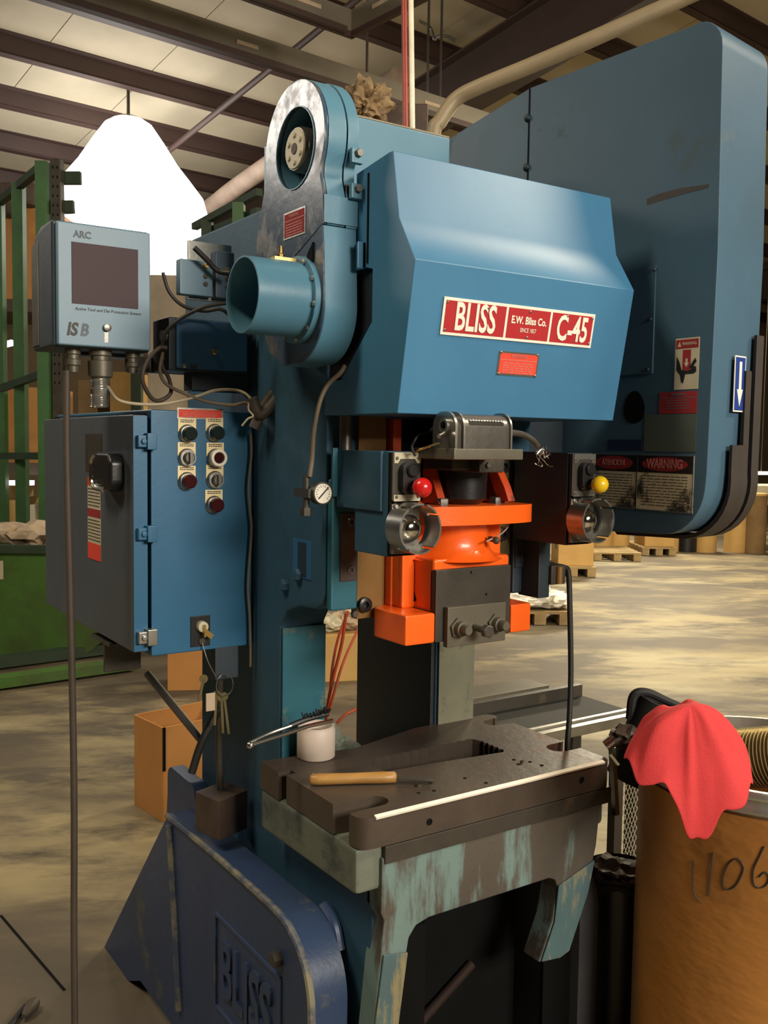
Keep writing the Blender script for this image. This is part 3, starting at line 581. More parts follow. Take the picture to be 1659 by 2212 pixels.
for (pa, pb, txt, ts, seed) in (((1.650, 1.604, 1.532), (1.650, 1.462, 1.410), 'ATENCION', .0185, 2), ((1.650, 1.464, 1.532), (1.650, 1.310, 1.410), 'WARNING', .0275, 8)):
    s3, g3 = gplate('danger_sign', pa, pb, sign_paper); FS = Face(FG.p(g3[0], g3[1]), FG.u, FG.v); w, h = g3[2], g3[3]
    FS.plate(B(), -w*.485, w*.485, h*.18, h*.485, .0015, .002).build('sign_header', sign_black, s3)
    FS.poly(B(), [(w*.40*math.cos(R(t)), h*.335+h*.125*math.sin(R(t))) for t in range(0, 360, 12)], .002, .0024).build('sign_oval', red_l2, s3)
    FS.text('sign_word', txt, 0, h*.335, ts, pale_red, s3, xs=.72, h=.0028, off=.0005)
    b = FS.lines(B(), -w*.40, w*.40, [h*(.12-.052*i) for i in range(11)], h*.012, .0015, .0019, seed); b.build('print_lines', print_dark, s3, kind='stuff')
    b = B()
    for a0, a1, b0, b1 in ((-w*.5, w*.5, h*.485, h*.5), (-w*.5, w*.5, -h*.5, -h*.485), (-w*.5, -w*.485, -h*.5, h*.5), (w*.485, w*.5, -h*.5, h*.5)): FS.plate(b, a0, a1, b0, b1, .0015, .0022)
    b.build('sign_border', faded_print, s3)
gplate('rub_mark', (1.650, 1.464, 2.098), (1.650, 1.299, 2.074), strap_m) if 0 else None
b = B(); FG.poly(b, [(gq(p)[0], gq(p)[1]) for p in ((1.650, 1.462, 2.086), (1.650, 1.427, 2.090), (1.650, 1.372, 2.090), (1.650, 1.300, 2.083), (1.650, 1.302, 2.076), (1.650, 1.365, 2.076), (1.650, 1.461, 2.073))], 0, .0004); b.build('scrape_mark', strap_m, gd)
# front face of the guard: blue arrow sign and rubber straps that wrap under
FF = Face((1.65, 1.272, 1.6), (1, .156, 0), (0, 0, 1))
a0, a1 = (1.712, 1.280, 1.738), (1.785, 1.280, 1.626)
sgn = FF.plate(B(), 1.733-1.65-.005, 1.733-1.65+.042, .025, .142, .004, .0055).build('arrow_sign', white_p, gd)
FF.plate(B(), .081, .122, .028, .139, .0055, .006).build('sign_field', sign_blue, sgn)
FF.poly(B(), [(.0965, .130), (.107, .130), (.107, .072), (.114, .072), (.1015, .036), (.089, .072), (.0965, .072)], .006, .0065).build('down_arrow', white_p, sgn)
def strap(x0, x1, ztop):
    y = lambda x: 1.272+(x-1.65)*.156
    pr = [(-.011, ztop), (-.010, 1.50)]+[(.117-.128*math.cos(R(t)), 1.475-.128*math.sin(R(t))) for t in range(0, 91, 10)]+[(.30, 1.340)]
    inner = [(a+.007, z+(.0 if i < 2 else .007)) for i, (a, z) in enumerate(pr)][::-1]
    b = B(); b.prism(pr+inner, lambda a, z: (x0, y(x0)+a, z), lambda a, z: (x1, y(x1)+a, z)); return b.build('guard_strap', strap_m, gd)
strap(1.768, 1.792, 1.712); strap(1.722, 1.768, 1.555); strap(1.808, 1.840, 1.79)

# ------------------------------------------------------------------ control cabinet on the press side
K = thing('control_cabinet', (.857, 2.38, 1.07), 'blue steel control cabinet with push buttons hung on the left of the press', 'cabinet')
B().box(.737, .980, 2.02, 2.76, 1.072, 1.614).build('body', cab_blue, K, bev=.004)
B().box(.722, .737, 2.05, 2.74, 1.08, 1.606).build('door_gasket', dark, K)
dr = B().box(.697, .730, 2.022, 2.60, 1.084, 1.602).build('door', cab_door, K, bev=.004, label='side door with lamp glare painted into its grey blue')
B().box(.6985, .7295, 2.0205, 2.0225, 1.086, 1.600).build('door_edge', cab_blue, K)
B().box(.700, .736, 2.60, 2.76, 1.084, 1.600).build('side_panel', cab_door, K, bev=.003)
for z, mm in ((1.545, cab_blue), (1.345, cab_blue), (1.118, alu)):
    b = B(); b.box(.722, .744, 1.998, 2.020, z-.018, z+.018); b.box(.704, .728, 2.004, 2.020, z-.013, z+.013); b.lathe((.716, 2.004, z), (0, -1, 0), [(0, .007), (.006, .006)], 10); b.build('door_clamp', mm, K, bev=.002)
h0, h1 = (0.690, 2.206, 1.432), (0.690, 2.074, 1.519)
ya, yb_ = min(h0[1], h1[1]), max(h0[1], h1[1]); hz0, hz1 = h0[2], h1[2]
hd = B().px([(ya, hz0+.02), (ya+.02, hz0), (yb_-.02, hz0), (yb_, hz0+.02), (yb_, hz1-.02), (yb_-.02, hz1), (ya+.02, hz1), (ya, hz1-.02)], .664, .698).build('door_handle', black, dr, bev=.008, seg=3)
b = B(); b.tube([(.664, yb_-.03, hz1-.004), (.664, yb_-.004, hz1-.02), (.664, yb_-.002, (hz0+hz1)/2), (.664, yb_-.006, hz0+.02), (.664, yb_-.03, hz0+.006), (.664, ya+.04, hz0+.004)], .006, 10); b.build('handle_trim', steel_bright, hd)
FD = Face((.697, 2.30, 1.35), (0, -1, 0), (0, 0, 1))
def dq(p): return (2.30-p[1], p[2]-1.35)
def dplate(name, p0, p1, m, h=.0012):
    a, d = dq(p0), dq(p1); return FD.plate(B(), a[0], d[0], d[1], a[1], 0, h).build(name, m, dr), (a[0], d[0], d[1], a[1])
dplate('switch_plate', (0.697, 2.360, 1.560), (0.697, 2.231, 1.469), steel_dark)
lb, g = dplate('warning_label', (0.697, 2.344, 1.456), (0.697, 2.243, 1.259), sign_clean)
hh = g[3]-g[2]
for f0, f1, mm in ((.90, 1.0, orange_dark), (.52, .62, red_l2), (0, .20, red_l)): FD.plate(B(), g[0], g[1], g[2]+hh*f0, g[2]+hh*f1, .0012, .0016).build('label_band', mm, lb)
b = FD.lines(B(), g[0]+.004, g[1]-.004, [g[2]+hh*f for f in (.24, .28, .32, .36, .40, .44, .48, .66, .70, .74, .78, .82, .86)], .003, .0012, .0016, 9); b.build('print_lines', print_dark, lb, kind='stuff')
FK = Face((.857, 2.02, 1.35), (1, 0, 0), (0, 0, 1))
def kq(p): return (p[0]-.857, p[2]-1.35)
pk = [kq(p) for p in ((0.797, 2.020, 1.620), (0.906, 2.020, 1.596))]
red_plate(Face(FK.p((pk[0][0]+pk[1][0])/2, (pk[0][1]+pk[1][1])/2), FK.u, FK.v), K, pk[1][0]-pk[0][0], pk[0][1]-pk[1][1], 'WARNING', .008, red_l, 6)
btn = (((0.820, 2.020, 1.566), 'black'), ((0.885, 2.020, 1.569), 'black'), ((0.819, 2.020, 1.513), 'key'), ((0.887, 2.020, 1.513), 'red'), ((0.819, 2.020, 1.461), 'dark'), ((0.886, 2.020, 1.463), 'key'), ((0.884, 2.020, 1.407), 'dark'))
blk_lens = mat('dark_green_lens', (.012, .02, .018), rough=.15, sc=5, bump=0)
red_lens = mat('dark_red_lens', (.05, .008, .008), rough=.15, sc=5, bump=0)
for p, kd in btn:
    a, d = kq(p); d -= .003
    bt = FK.lathe(B()) if 0 else B().lathe(FK.p(a, d), FK.n, [(0, .0205), (.004, .0205), (.006, .0185), (.012, .0180)], 26).build('push_button', alu, K)
    lt = FK.plate(B(), a-.021, a+.021, d+.004, d+.034, .0004, .0016).build('legend_plate', cream_tag, bt)
    bb = FK.lines(B(), a-.016, a+.016, [d+.026, d+.030], .0022, .0016, .002, int(1000*p[0])); bb.build('legend_print', print_dark, bt)
    if kd == 'key':
        B().lathe(FK.p(a, d, .012), FK.n, [(0, .0135), (.008, .012), (.010, .0095)], 20).build('button_cap', steel_mid, bt)
        FK.plate(B(), a-.003, a+.003, d-.012, d+.012, .020, .030).build('selector_lever', steel_mid, bt)
    elif kd == 'red':
        B().pipe(FK.p(a, d, .010), FK.p(a, d, .026), .0195, .0125).build('button_shroud', white_p, bt, bev=.002)
        B().lathe(FK.p(a, d, .012), FK.n, [(0, .0125), (.010, .0115)], 18).build('button_cap', red_lens, bt)
    else:
        B().lathe(FK.p(a, d, .012), FK.n, [(0, .0165), (.012, .0155), (.0145, .013)], 24).build('button_cap', blk_lens if kd == 'black' else red_lens, bt)
a, d = kq((0.828, 2.020, 1.083)), kq((0.875, 2.020, 1.153))
ls = FK.plate(B(), a[0], d[0], a[1], d[1], 0, .003).build('lock_plate', black, K, bev=.001)
lx, lz = (a[0]+d[0])/2+.002, d[1]-.024
B().lathe(FK.p(lx, lz, .003), FK.n, [(0, .013), (.012, .012), (.013, .008)], 20).build('lock_barrel', sign_clean, ls)
b = B(); FK.plate(b, lx-.002, lx+.002, lz-.022, lz+.006, .014, .024); b.obox(FK.p(lx+.010, lz-.016, .018), FK.u+FK.v*-.8, FK.n, FK.u*.8+FK.v, .012, .002, .006); b.build('cabinet_key', brass, ls)
B().lathe(FK.p(lx, a[1]+.012, .003), FK.n, [(0, .008), (.004, .007)], 14).build('lower_lock', steel_dark, ls)
b = B(); b.box(.70, .80, 2.20, 2.34, 1.062, 1.072); b.box(.70, .79, 2.235, 2.245, .995, 1.072); b.build('mounting_bracket', steel_dark, K, bev=.003)

# keys hanging under the cabinet
kr = thing('key_ring', (0.903, 2.000, 0.991), 'bunch of keys on a wire ring hanging below the cabinet lock', 'keys')
c0 = Vector((0.903, 2.000, 0.991))
b = B(); b.tube([(c0.x+.021*math.cos(R(t)), c0.y, c0.z+.026*math.sin(R(t))) for t in range(0, 361, 20)], .0012, 6, 1, False); b.build('ring', steel_mid, kr)
b = B(); b.box(c0.x-.046, c0.x-.024, 1.998, 2.002, c0.z-.055, c0.z-.014); b.build('paper_tag', trash_m, kr, bev=.001, label='pale paper tag')
for i, (dx, dz, ln) in enumerate(((-.05, .02, .05), (-.018, -.022, .07), (-.004, -.03, .085), (.004, -.03, .09))):
    b = B(); p = Vector((c0.x+dx, 2.003+.003*i, c0.z+dz)); b.lathe(p+Vector((0, .001, 0)), (0, -1, 0), [(0, .010), (.002, .010)], 14); b.bar(p, p+Vector((.008*(i-1.5), 0, -ln)), .006, .002, (0, 1, 0)); b.build('key', brass_dirty, kr)
b = B(); b.tube([FK.p(lx, a[1]+.008, .008), (c0.x-.04, 2.003, c0.z+.06), (c0.x-.02, 2.002, c0.z+.02)], .0015, 6); b.build('bead_chain', steel_mid, kr)

# die monitor above the cabinet
Mo = thing('die_monitor', (.634, 2.08, 1.735), 'pale blue monitor box with dark maroon screen above the control cabinet', 'monitor')
mo = B().box(.537, .731, 2.0, 2.018, 1.738, 1.985).build('front_panel', mon_blue, Mo, bev=.004)
B().px([(2.018, 1.735), (2.17, 1.735), (2.185, 1.76), (2.185, 1.93), (2.15, 1.975), (2.10, 1.99), (2.018, 1.99)], .530, .735).build('housing', dark_blue, Mo, bev=.006, seg=3)
B().box(.528, .531, 2.12, 2.17, 1.745, 1.96).build('side_strip', alu, Mo)
FM = Face((.634, 2.0, 1.86), (1, 0, 0), (0, 0, 1))
def mq(p): return (p[0]-.634, p[2]-1.86)
a, d = mq((0.565, 2.000, 1.823)), mq((0.703, 2.000, 1.946))
FM.plate(B(), a[0], d[0], a[1], d[1], 0, .0015).build('screen', screen_m, Mo)
FM.text('panel_print', 'ARC', a[0]+.022, d[1]+.016, .019, faded_print, Mo, xs=.95, off=.0006)
FM.text('panel_print', 'Active Tool and Die Protection System', (a[0]+d[0])/2+.006, a[1]-.010, .0085, print_dark, Mo, xs=1.02, shear=.2)
sx, sz = mq((0.574, 2.000, 1.770))
FM.text('panel_print', 'IS', sx-.010, sz, .036, print_dark, Mo, xs=.85, off=.0012, shear=.2)
FM.text('panel_print', 'B', sx+.015, sz, .034, faded_print, Mo, xs=.85, off=.0012, shear=.2)
kx, kz = mq((0.636, 2.000, 1.779))
B().lathe(FM.p(kx, kz), FM.n, [(0, .0085), (.008, .008), (.009, .004)], 18).build('panel_lock', steel_mid, Mo)
FM.plate(B(), kx-.005, kx+.003, kz-.030, kz-.008, 0, .0006).build('worn_mark', steel_mid, Mo)
for p, r, l in (((0.580, 2.050, 1.715), .016, .05), ((0.638, 2.050, 1.709), .024, .08), ((0.707, 2.050, 1.723), .014, .045)):
    B().lathe((p[0], 2.05, 1.737), (0, 0, -1), [(0, r), (.012, r), (.014, r*.8), (.022, r*.8), (.024, r*1.1), (l*.7, r*1.05), (l*.75, r*.75), (l, r*.7)], 20).build('cable_gland', olive_steel, Mo)
b = B(); b.box(.72, .984, 2.12, 2.14, 1.70, 1.735); b.box(.60, .735, 2.10, 2.16, 1.728, 1.738); b.build('mounting_arm', steel_dark, Mo, bev=.003)
tag(B().tube([(.635, 2.05, 1.675), (.636, 2.05, 1.655), (.637, 2.055, 1.618)], lambda t: .019+.001*math.sin(t*120), 16, 20).build('braided_sleeve', clear_plug, smooth=60), 'shiny braided metal sleeve between monitor gland and cabinet top', 'sleeve')

# two small sensor boxes on the frame
N1 = thing('sensor_box', (.873, 2.05, 1.702), 'small blue sensor box with round knob below the open tube', 'sensor box')
B().box(.79, .957, 2.0, 2.012, 1.705, 1.812).build('lid', box_blue, N1, bev=.003)
B().box(.775, .965, 2.012, 2.11, 1.700, 1.815).build('housing', dark_blue, N1, bev=.004)
F1 = Face((.873, 2.0, 1.755), (1, 0, 0), (0, 0, 1)); q1 = lambda p: (p[0]-.873, p[2]-1.755)
for p, r, mm in (((0.875, 2.000, 1.744), .007, brass), ((0.805, 2.000, 1.710), .005, alu)): B().lathe(F1.p(*q1(p)), F1.n, [(0, r), (.008, r*.9), (.009, r*.5)], 16).build('knob', mm, N1)
F1.text('box_print', 'ISB', *q1((0.827, 2.000, 1.709)), .012, print_dark, N1, off=.0003)
b = B(); b.cyl((.765, 2.03, 1.775), (.795, 2.03, 1.775), .012, n=14); b.build('connector', alu, N1)
b = B(); b.box(.84, .985, 2.04, 2.09, 1.66, 1.702); b.build('bracket', dark_blue, N1, bev=.003)
N2 = thing('twin_sensor_box', (.89, 2.07, 1.862), 'grey blue twin sensor panel with brass sockets left of the tube', 'sensor box')
B().box(.836, .940, 2.05, 2.058, 1.862, 1.992).build('back_plate', alu, N2, bev=.001)
for x0, x1, lab in ((.806, .884, 0), (.890, .936, 1)):
    mdl = B().box(x0, x1, 2.025, 2.05, 1.868, 1.972 if lab else 1.945).build('module', mon_blue if not lab else mat('module_blue', (.075, .12, .18), rough=.45), N2, bev=.003)
    xm = x1-.018
    B().lathe((xm, 2.025, 1.935-.004*lab), (0, -1, 0), [(0, .006), (.005, .006), (.005, .003), (.001, .003)], 14).build('socket', brass, mdl)
    b = B()
    for z in (1.912, 1.895): b.lathe((xm, 2.025, z), (0, -1, 0), [(0, .006), (.003, .005)], 12)
    b.build('indicator', print_dark, mdl)
b = B(); b.box(.90, .986, 2.058, 2.09, 1.89, 1.95); b.build('bracket', dark_blue, N2)

# cables around the monitor
cable('power_cable', [(.567, 2.05, 1.69), (.566, 2.05, 1.5), (.570, 2.048, 1.2), (.573, 2.045, .8), (.570, 2.045, .4), (.572, 2.03, .08), (.60, 1.98, .012), (.52, 1.75, .008), (.30, 1.50, .008)], .0075, cable_br, 'long brown cable hanging from the monitor down to the floor')
cable('sensor_cable', [(.650, 2.04, 1.66), (0.664, 2.000, 1.629), (0.735, 2.000, 1.624), (0.792, 2.000, 1.633), (0.840, 2.000, 1.647), (0.879, 2.000, 1.660), (0.923, 2.000, 1.663), (0.942, 1.980, 1.655), (0.950, 1.960, 1.639)], .0035, cable_lt, 'light tan cable sagging from the monitor sleeve across the cabinet top')
cable('sensor_cable', [(0.765, 2.020, 1.739), (0.758, 2.020, 1.699), (0.773, 2.020, 1.670), (0.808, 2.000, 1.650), (0.862, 2.000, 1.634), (0.909, 1.980, 1.628), (0.939, 1.960, 1.632), (0.953, 1.950, 1.598)], .004, cable_tan, 'tan cable looping under the small sensor box')
cable('sensor_cable', [(0.766, 2.000, 1.746), (0.750, 2.000, 1.745), (0.723, 2.000, 1.716), (0.712, 2.000, 1.676), (0.737, 2.020, 1.641), (0.761, 2.030, 1.634), (0.786, 2.030, 1.651), (0.783, 2.030, 1.681), (0.767, 2.030, 1.710), (0.769, 2.030, 1.730)], .0045, cable_br, 'brown cable coiled beside the monitor')
cable('sensor_cable', [(0.752, 1.990, 1.751), (0.757, 1.970, 1.782), (0.783, 1.950, 1.808), (0.821, 1.930, 1.830), (0.859, 1.920, 1.840), (0.880, 1.920, 1.843)], .004, cable_dk, 'dark cable arching from the sensor box connector to the tube')
cable('sensor_cable', [(0.750, 1.980, 1.902), (0.764, 1.980, 1.863), (0.791, 1.970, 1.835), (0.830, 1.950, 1.825), (0.861, 1.930, 1.829), (0.891, 1.930, 1.810)], .004, cable_dk, 'dark cable hanging in front of the twin sensor panel')
cable('sensor_cable', [(0.825, 1.990, 1.964), (0.852, 1.990, 1.943), (0.879, 1.990, 1.921), (0.900, 1.970, 1.915)], .006, cable_dk, 'short thick dark cable crossing the twin sensor panel', n=10)
cable('wire_bundle', [(0.935, 1.930, 1.643), (0.953, 1.930, 1.608), (0.987, 1.930, 1.635), (1.012, 1.930, 1.682), (1.021, 1.930, 1.708), (1.003, 1.940, 1.666), (0.974, 1.940, 1.634), (0.949, 1.950, 1.577)], .013, cable_br, 'thick brown tape wrapped wire bundle beside the red cabinet plate')
cable('wire_tie', [(0.927, 1.930, 1.635), (0.927, 1.930, 1.617), (0.933, 1.920, 1.604), (0.920, 1.920, 1.597), (0.911, 1.930, 1.582)], .0022, cable_lt, 'pale wire tie knotted around the brown bundle')
cable('cabinet_wire', [(0.968, 2.005, 1.568), (0.970, 2.005, 1.520), (0.963, 2.005, 1.446), (0.967, 2.005, 1.392), (0.971, 2.005, 1.339), (0.963, 2.005, 1.221), (0.968, 2.005, 1.145), (0.970, 2.005, 1.074), (0.970, 2.005, 1.025)], .003, cable_tan, 'pair of thin tan wires running down the cabinet edge')
cable('foot_cord', [(-.02, 1.78, .01), (0.569, 2.572, 0.012), (0.509, 2.508, 0.010)], .006, cable_dk, 'dark cord lying on the floor at the lower left corner')
tag(B().lathe((0.609, 2.589, 0.020), (-.5, -.6, 0), [(-.02, .002), (-.018, .014), (.0, .019), (.03, .014), (.05, .006)], 14).build('cord_plug', cable_br), 'dark brown plug end lying on the floor at the lower left', 'plug')

# pressure gauge and its hose
gp0 = Vector((0.949, 1.640, 1.448))
G = thing('pressure_gauge', gp0, 'small round white dial pressure gauge on the left column', 'gauge')
B().lathe(gp0+Vector((0, .022, 0)), (0, -1, 0), [(0, 0), (0, .018), (.004, .0225), (.024, .0225), (.025, .020), (.022, .0197)], 30, cap=False).build('case', steel_dark, G)
B().lathe(gp0+Vector((0, .0, 0)), (0, -1, 0), [(-.002, .0195), (.0006, .0195)], 30).build('dial', white_p, G)
FGa = Face(gp0+Vector((0, -.0008, 0)), (1, 0, 0), (0, 0, 1))
b = B()
for k in range(15):
    t = R(225-19.3*k); u, v = Vector((math.cos(t), math.sin(t))), Vector((-math.sin(t), math.cos(t)))
    FGa.poly(b, [tuple(u*.0165+v*.0005), tuple(u*.0165-v*.0005), tuple(u*(.0135 if k % 2 else .0120)-v*.0005), tuple(u*(.0135 if k % 2 else .0120)+v*.0005)], 0, .0003)
b.build('dial_marks', print_dark, G)
FGa.poly(B(), [(-.011, -.009), (-.009, -.011), (.013, .011), (.011, .013)], .0005, .0012).build('needle', print_dark, G)
b = B(); b.box(gp0.x-.028, gp0.x-.014, gp0.y+.008, gp0.y+.07, gp0.z-.009, gp0.z+.009); b.cyl((gp0.x-.021, gp0.y+.03, gp0.z-.04), (gp0.x-.021, gp0.y+.03, gp0.z+.035), .007, n=12); b.lathe((gp0.x-.021, gp0.y+.03, gp0.z-.045), (0, 0, 1), [(0, .012), (.016, .012)], 6); b.build('stem', steel_dark, G)
cable('air_hose', [(0.930, 1.660, 1.480), (0.935, 1.660, 1.517), (0.933, 1.650, 1.571), (0.939, 1.640, 1.625), (0.957, 1.640, 1.660), (0.974, 1.620, 1.684), (0.984, 1.620, 1.698)], .005, cable_tan, 'thin tan hose rising from the gauge to the press head', 'hose')

# palm button stations
def station(x0, x1, knob, lab, left):
    xm = (x0+x1)/2
    T = thing('palm_button_station', (xm, 1.55, 1.338), lab, 'button box', 'palm button stations on the press')
    bm_ = frame_blue if left else dark_blue
    B().box(x0, x1, 1.484, 1.60 if left else 1.655, 1.336, 1.534).build('box', bm_, T, bev=.003)
    if left:
        B().box(x0-.006, x0+.002, 1.50, 1.66, 1.420, 1.534).build('mounting_plate', frame_blue, T, bev=.002)
        B().box(x0-.018, x0-.006, 1.655, 1.662, 1.44, 1.538).build('mounting_lip', face_teal, T, bev=.001)
    B().box(x0+.001, x1-.001, 1.479, 1.484, 1.338, 1.532).build('gasket', dark, T)
    F = Face((xm, 1.479, 1.435), (1, 0, 0), (0, 0, 1)); w = x1-x0
    B().box(x0+.003, x1-.001, 1.473, 1.480, 1.442, 1.532).build('switch_plate', steel_dark, T, bev=.001)
    for z0, up in ((.085, 1), (.006, -1)):
        pts = [(-w*.42, z0), (w*.46, z0), (w*.46, z0+.012), (-w*.42, z0+.012)]
        br = F.poly(B(), [(-w*.42, z0-(.008 if up > 0 else 0)), (-w*.30, z0-(.008 if up > 0 else 0)), (-w*.22, z0), (w*.26, z0), (w*.34, z0-(.008 if up > 0 else 0)), (w*.46, z0-(.008 if up > 0 else 0)), (w*.46, z0+.012), (-w*.42, z0+.012)], .006, .008).build('end_bracket', sign_clean if left else alu, T)
        for a in (-w*.34, w*.38): b = B(); rivet(b, F, a, z0+(.001 if up > 0 else .008), .0035, .008); b.build('bracket_screw', olive_steel, br)
    pl = F.poly(B(), [(-.002+.016*math.cos(R(t)), .062+.017*math.sin(R(t))) for t in range(0, 181, 15)]+[(-.002+.016*math.cos(R(t)), .036+.017*math.sin(R(t))) for t in range(180, 361, 15)], .006, .022).build('escutcheon', black, T, bev=.002)
    B().lathe(F.p(.002, .064, .022), F.n, [(0, .0125), (.005, .0125), (.007, .010)], 22).build('black_button', black, pl)
    kb = B(); kb.cyl(F.p(.004, .030, .020), F.p(.007, .032, .034), .008, n=14); kb.build('knob_stem', black, pl)
    B().ball(F.p(.008, .033, .046), .0185, 28).build('palm_knob', knob, T, label='%s ball knob' % ('red' if left else 'yellow'))
    cz = -.043
    rg = B()
    for a0, a1 in ((38, 72), (82, 118), (128, 232), (236, 300), (-50, 30)):
        n = max(4, int((a1-a0)/7))
        P2 = [(.002+.0475*math.cos(R(a0+(a1-a0)*i/n)), cz+.0475*math.sin(R(a0+(a1-a0)*i/n))) for i in range(n+1)]
        P1 = [(.002+.0440*math.cos(R(a0+(a1-a0)*i/n)), cz+.0440*math.sin(R(a0+(a1-a0)*i/n))) for i in range(n+1)][::-1]
        F.poly(rg, P2+P1, .018, .052)
    n = 40; F.poly(rg, circ(.002, cz, .0475, n), .004, .020, [circ(.002, cz, .0440, n)[::-1]])
    rg.build('button_guard', alu, T, smooth=50)
    B().box(x0+.002, x1-.002, 1.472, 1.480, 1.342, 1.436).build('base_plate', steel_mid, T, bev=.002)
    b = B(); rivet(b, F, -w*.36, .0-.003, .006, .007); b.build('base_screw', alu, T)
    B().lathe(F.p(.0, cz-.002, .007), F.n, [(0, .027), (.010, .0265), (.012, .024), (.020, .022), (.026, .016), (.029, .008), (.0295, .0)], 32).build('palm_dome', mirror_m, T, smooth=60)
    return T
station(.998, 1.066, red_knob, 'left palm button station with red ball knob beside orange ram', True)
station(1.458, 1.530, yel_knob, 'right palm button station with yellow ball knob beside danger signs', False)

# shiny cam box hung under the cover
X = thing('cam_switch_box', (1.14, 1.40, 1.54), 'shiny steel box with rounded top on a plate under the front cover', 'switch box')
def dome(y0, y1, z0, zt, r): return [(y1, z0), (y0, z0), (y0, zt-r)]+[(y0+r-r*math.cos(R(t)), zt-r+r*math.sin(R(t))) for t in range(15, 91, 15)]+[(y1-r+r*math.cos(R(t)), zt-r+r*math.sin(R(t))) for t in range(90, 0, -15)]+[(y1, zt-r)]
B().px(dome(1.372, 1.432, 1.541, 1.604, .024), 1.086, 1.196).build('housing', steel_mid, X, bev=.001)
for x0, x1 in ((1.064, 1.069), (1.083, 1.087), (1.195, 1.199)): B().px(dome(1.368, 1.436, 1.541, 1.608, .028), x0, x1).build('end_plate', alu, X)
B().px(dome(1.374, 1.430, 1.541, 1.602, .024), 1.069, 1.083).build('end_cap', steel_dark, X)
B().lathe((1.066, 1.395, 1.582), (-1, 0, 0), [(0, .013), (.010, .013), (.010, .008), (.002, .008)], 20).build('cable_port', alu, X)
b = B(); b.cyl((1.056, 1.39, 1.568), (1.040, 1.385, 1.562), .004, n=10); b.build('terminal_stud', steel_bright, X)
b = B(); b.box(1.100, 1.180, 1.3712, 1.3722, 1.584, 1.590)
for i in range(12): b.ball((1.103+.0066*i, 1.3745, 1.592), .0032, 8)
b.build('weld_bead', steel_bright, X)
B().box(1.058, 1.222, 1.362, 1.50, 1.521, 1.541).build('base_plate', olive_steel, X, bev=.002)
cable('lead_wire', [(1.038, 1.460, 1.532), (1.036, 1.440, 1.537), (1.058, 1.420, 1.548), (1.077, 1.410, 1.552), (1.096, 1.400, 1.559)], .0022, brass, 'yellowish wire from the red knob station to the steel box', 'wire')
cable('lead_wire', [(1.035, 1.450, 1.526), (1.028, 1.450, 1.540), (1.038, 1.460, 1.551), (1.064, 1.480, 1.565), (1.093, 1.490, 1.570), (1.111, 1.500, 1.579), (1.138, 1.520, 1.577)], .0025, cable_dk, 'dark curled wire above the red knob station', 'wire')
w_ = thing('cable_end', (1.297, 1.420, 1.555), 'grey cable with twisted bare wire end right of the steel box', 'cable')
b = B(); b.tube([(1.199, 1.40, 1.572), (1.257, 1.410, 1.570), (1.288, 1.410, 1.559), (1.304, 1.410, 1.546)], lambda t: .007-.002*t, 10); b.build('sheath', steel_dark, w_)
b = B()
for k in range(10):
    c0 = Vector((1.310, 1.410, 1.543)); pts = [c0]
    for j in range(6): c0 = c0+Vector((rnd.uniform(-.008, .011), rnd.uniform(-.008, .008), rnd.uniform(-.010, .004))); pts.append(c0)
    b.tube(pts, .0011, 5, 4)
b.build('bare_strands', steel_bright, w_)
cable('lead_wire', [(1.381, 1.580, 1.399), (1.362, 1.560, 1.376), (1.322, 1.540, 1.360), (1.272, 1.525, 1.349)], .0016, cable_lt, 'thin wire curving below the orange flange', 'wire')

# valve and black hose on the right
V = thing('air_valve', (1.535, 1.62, 1.24), 'small dark air valve with copper body behind the ram', 'valve')
b = B(); b.box(1.53, 1.575, 1.60, 1.66, 1.23, 1.275); b.build('body', steel_dark, V, bev=.003)
b = B(); b.cyl((1.552, 1.598, 1.232), (1.552, 1.598, 1.272), .008, n=12); b.build('copper_stem', tan_gib, V)
b = B(); b.box(1.50, 1.535, 1.61, 1.68, 1.20, 1.34); b.build('bracket', dark_blue, V, bev=.003)
b = B(); b.cyl((1.575, 1.63, 1.262), (1.592, 1.63, 1.262), .008, n=12); b.build('fitting', brass_dirty, V)
cable('black_hose', [(1.588, 1.63, 1.262), (1.604, 1.63, 1.262), (1.612, 1.628, 1.245), (1.612, 1.62, 1.15), (1.610, 1.61, 1.02), (1.600, 1.60, .92), (1.588, 1.592, .858), (1.586, 1.59, .80)], .0065, cable_dk, 'black hose dropping from the air valve to the bolster slot', 'hose')

# orange hoses seen through the throat
cable('orange_hose', [(1.564, 2.550, 1.013), (1.549, 2.550, 0.918), (1.523, 2.550, 0.826), (1.507, 2.550, 0.762), (1.497, 2.550, 0.697), (1.495, 2.550, 0.630)], .0055, hose_red, 'first orange red hose hanging straight down in the press throat', 'hose')
cable('orange_hose', [(1.656, 2.580, 1.000), (1.579, 2.560, 0.891), (1.539, 2.540, 0.833), (1.512, 2.530, 0.773), (1.489, 2.530, 0.703)], .0045, hose_red, 'second orange red hose slanting down from the right in the throat', 'hose')
cable('orange_hose', [(1.590, 2.580, 1.013), (1.553, 2.580, 0.927), (1.522, 2.560, 0.846), (1.508, 2.550, 0.761)], .0045, hose_red, 'third orange red hose at left of the throat', 'hose')
cable('orange_hose', [(1.505, 2.500, 0.683), (1.533, 2.500, 0.704), (1.558, 2.500, 0.712), (1.601, 2.500, 0.725)], .0045, hose_red, 'short orange red hose end above the bagged parts', 'hose')
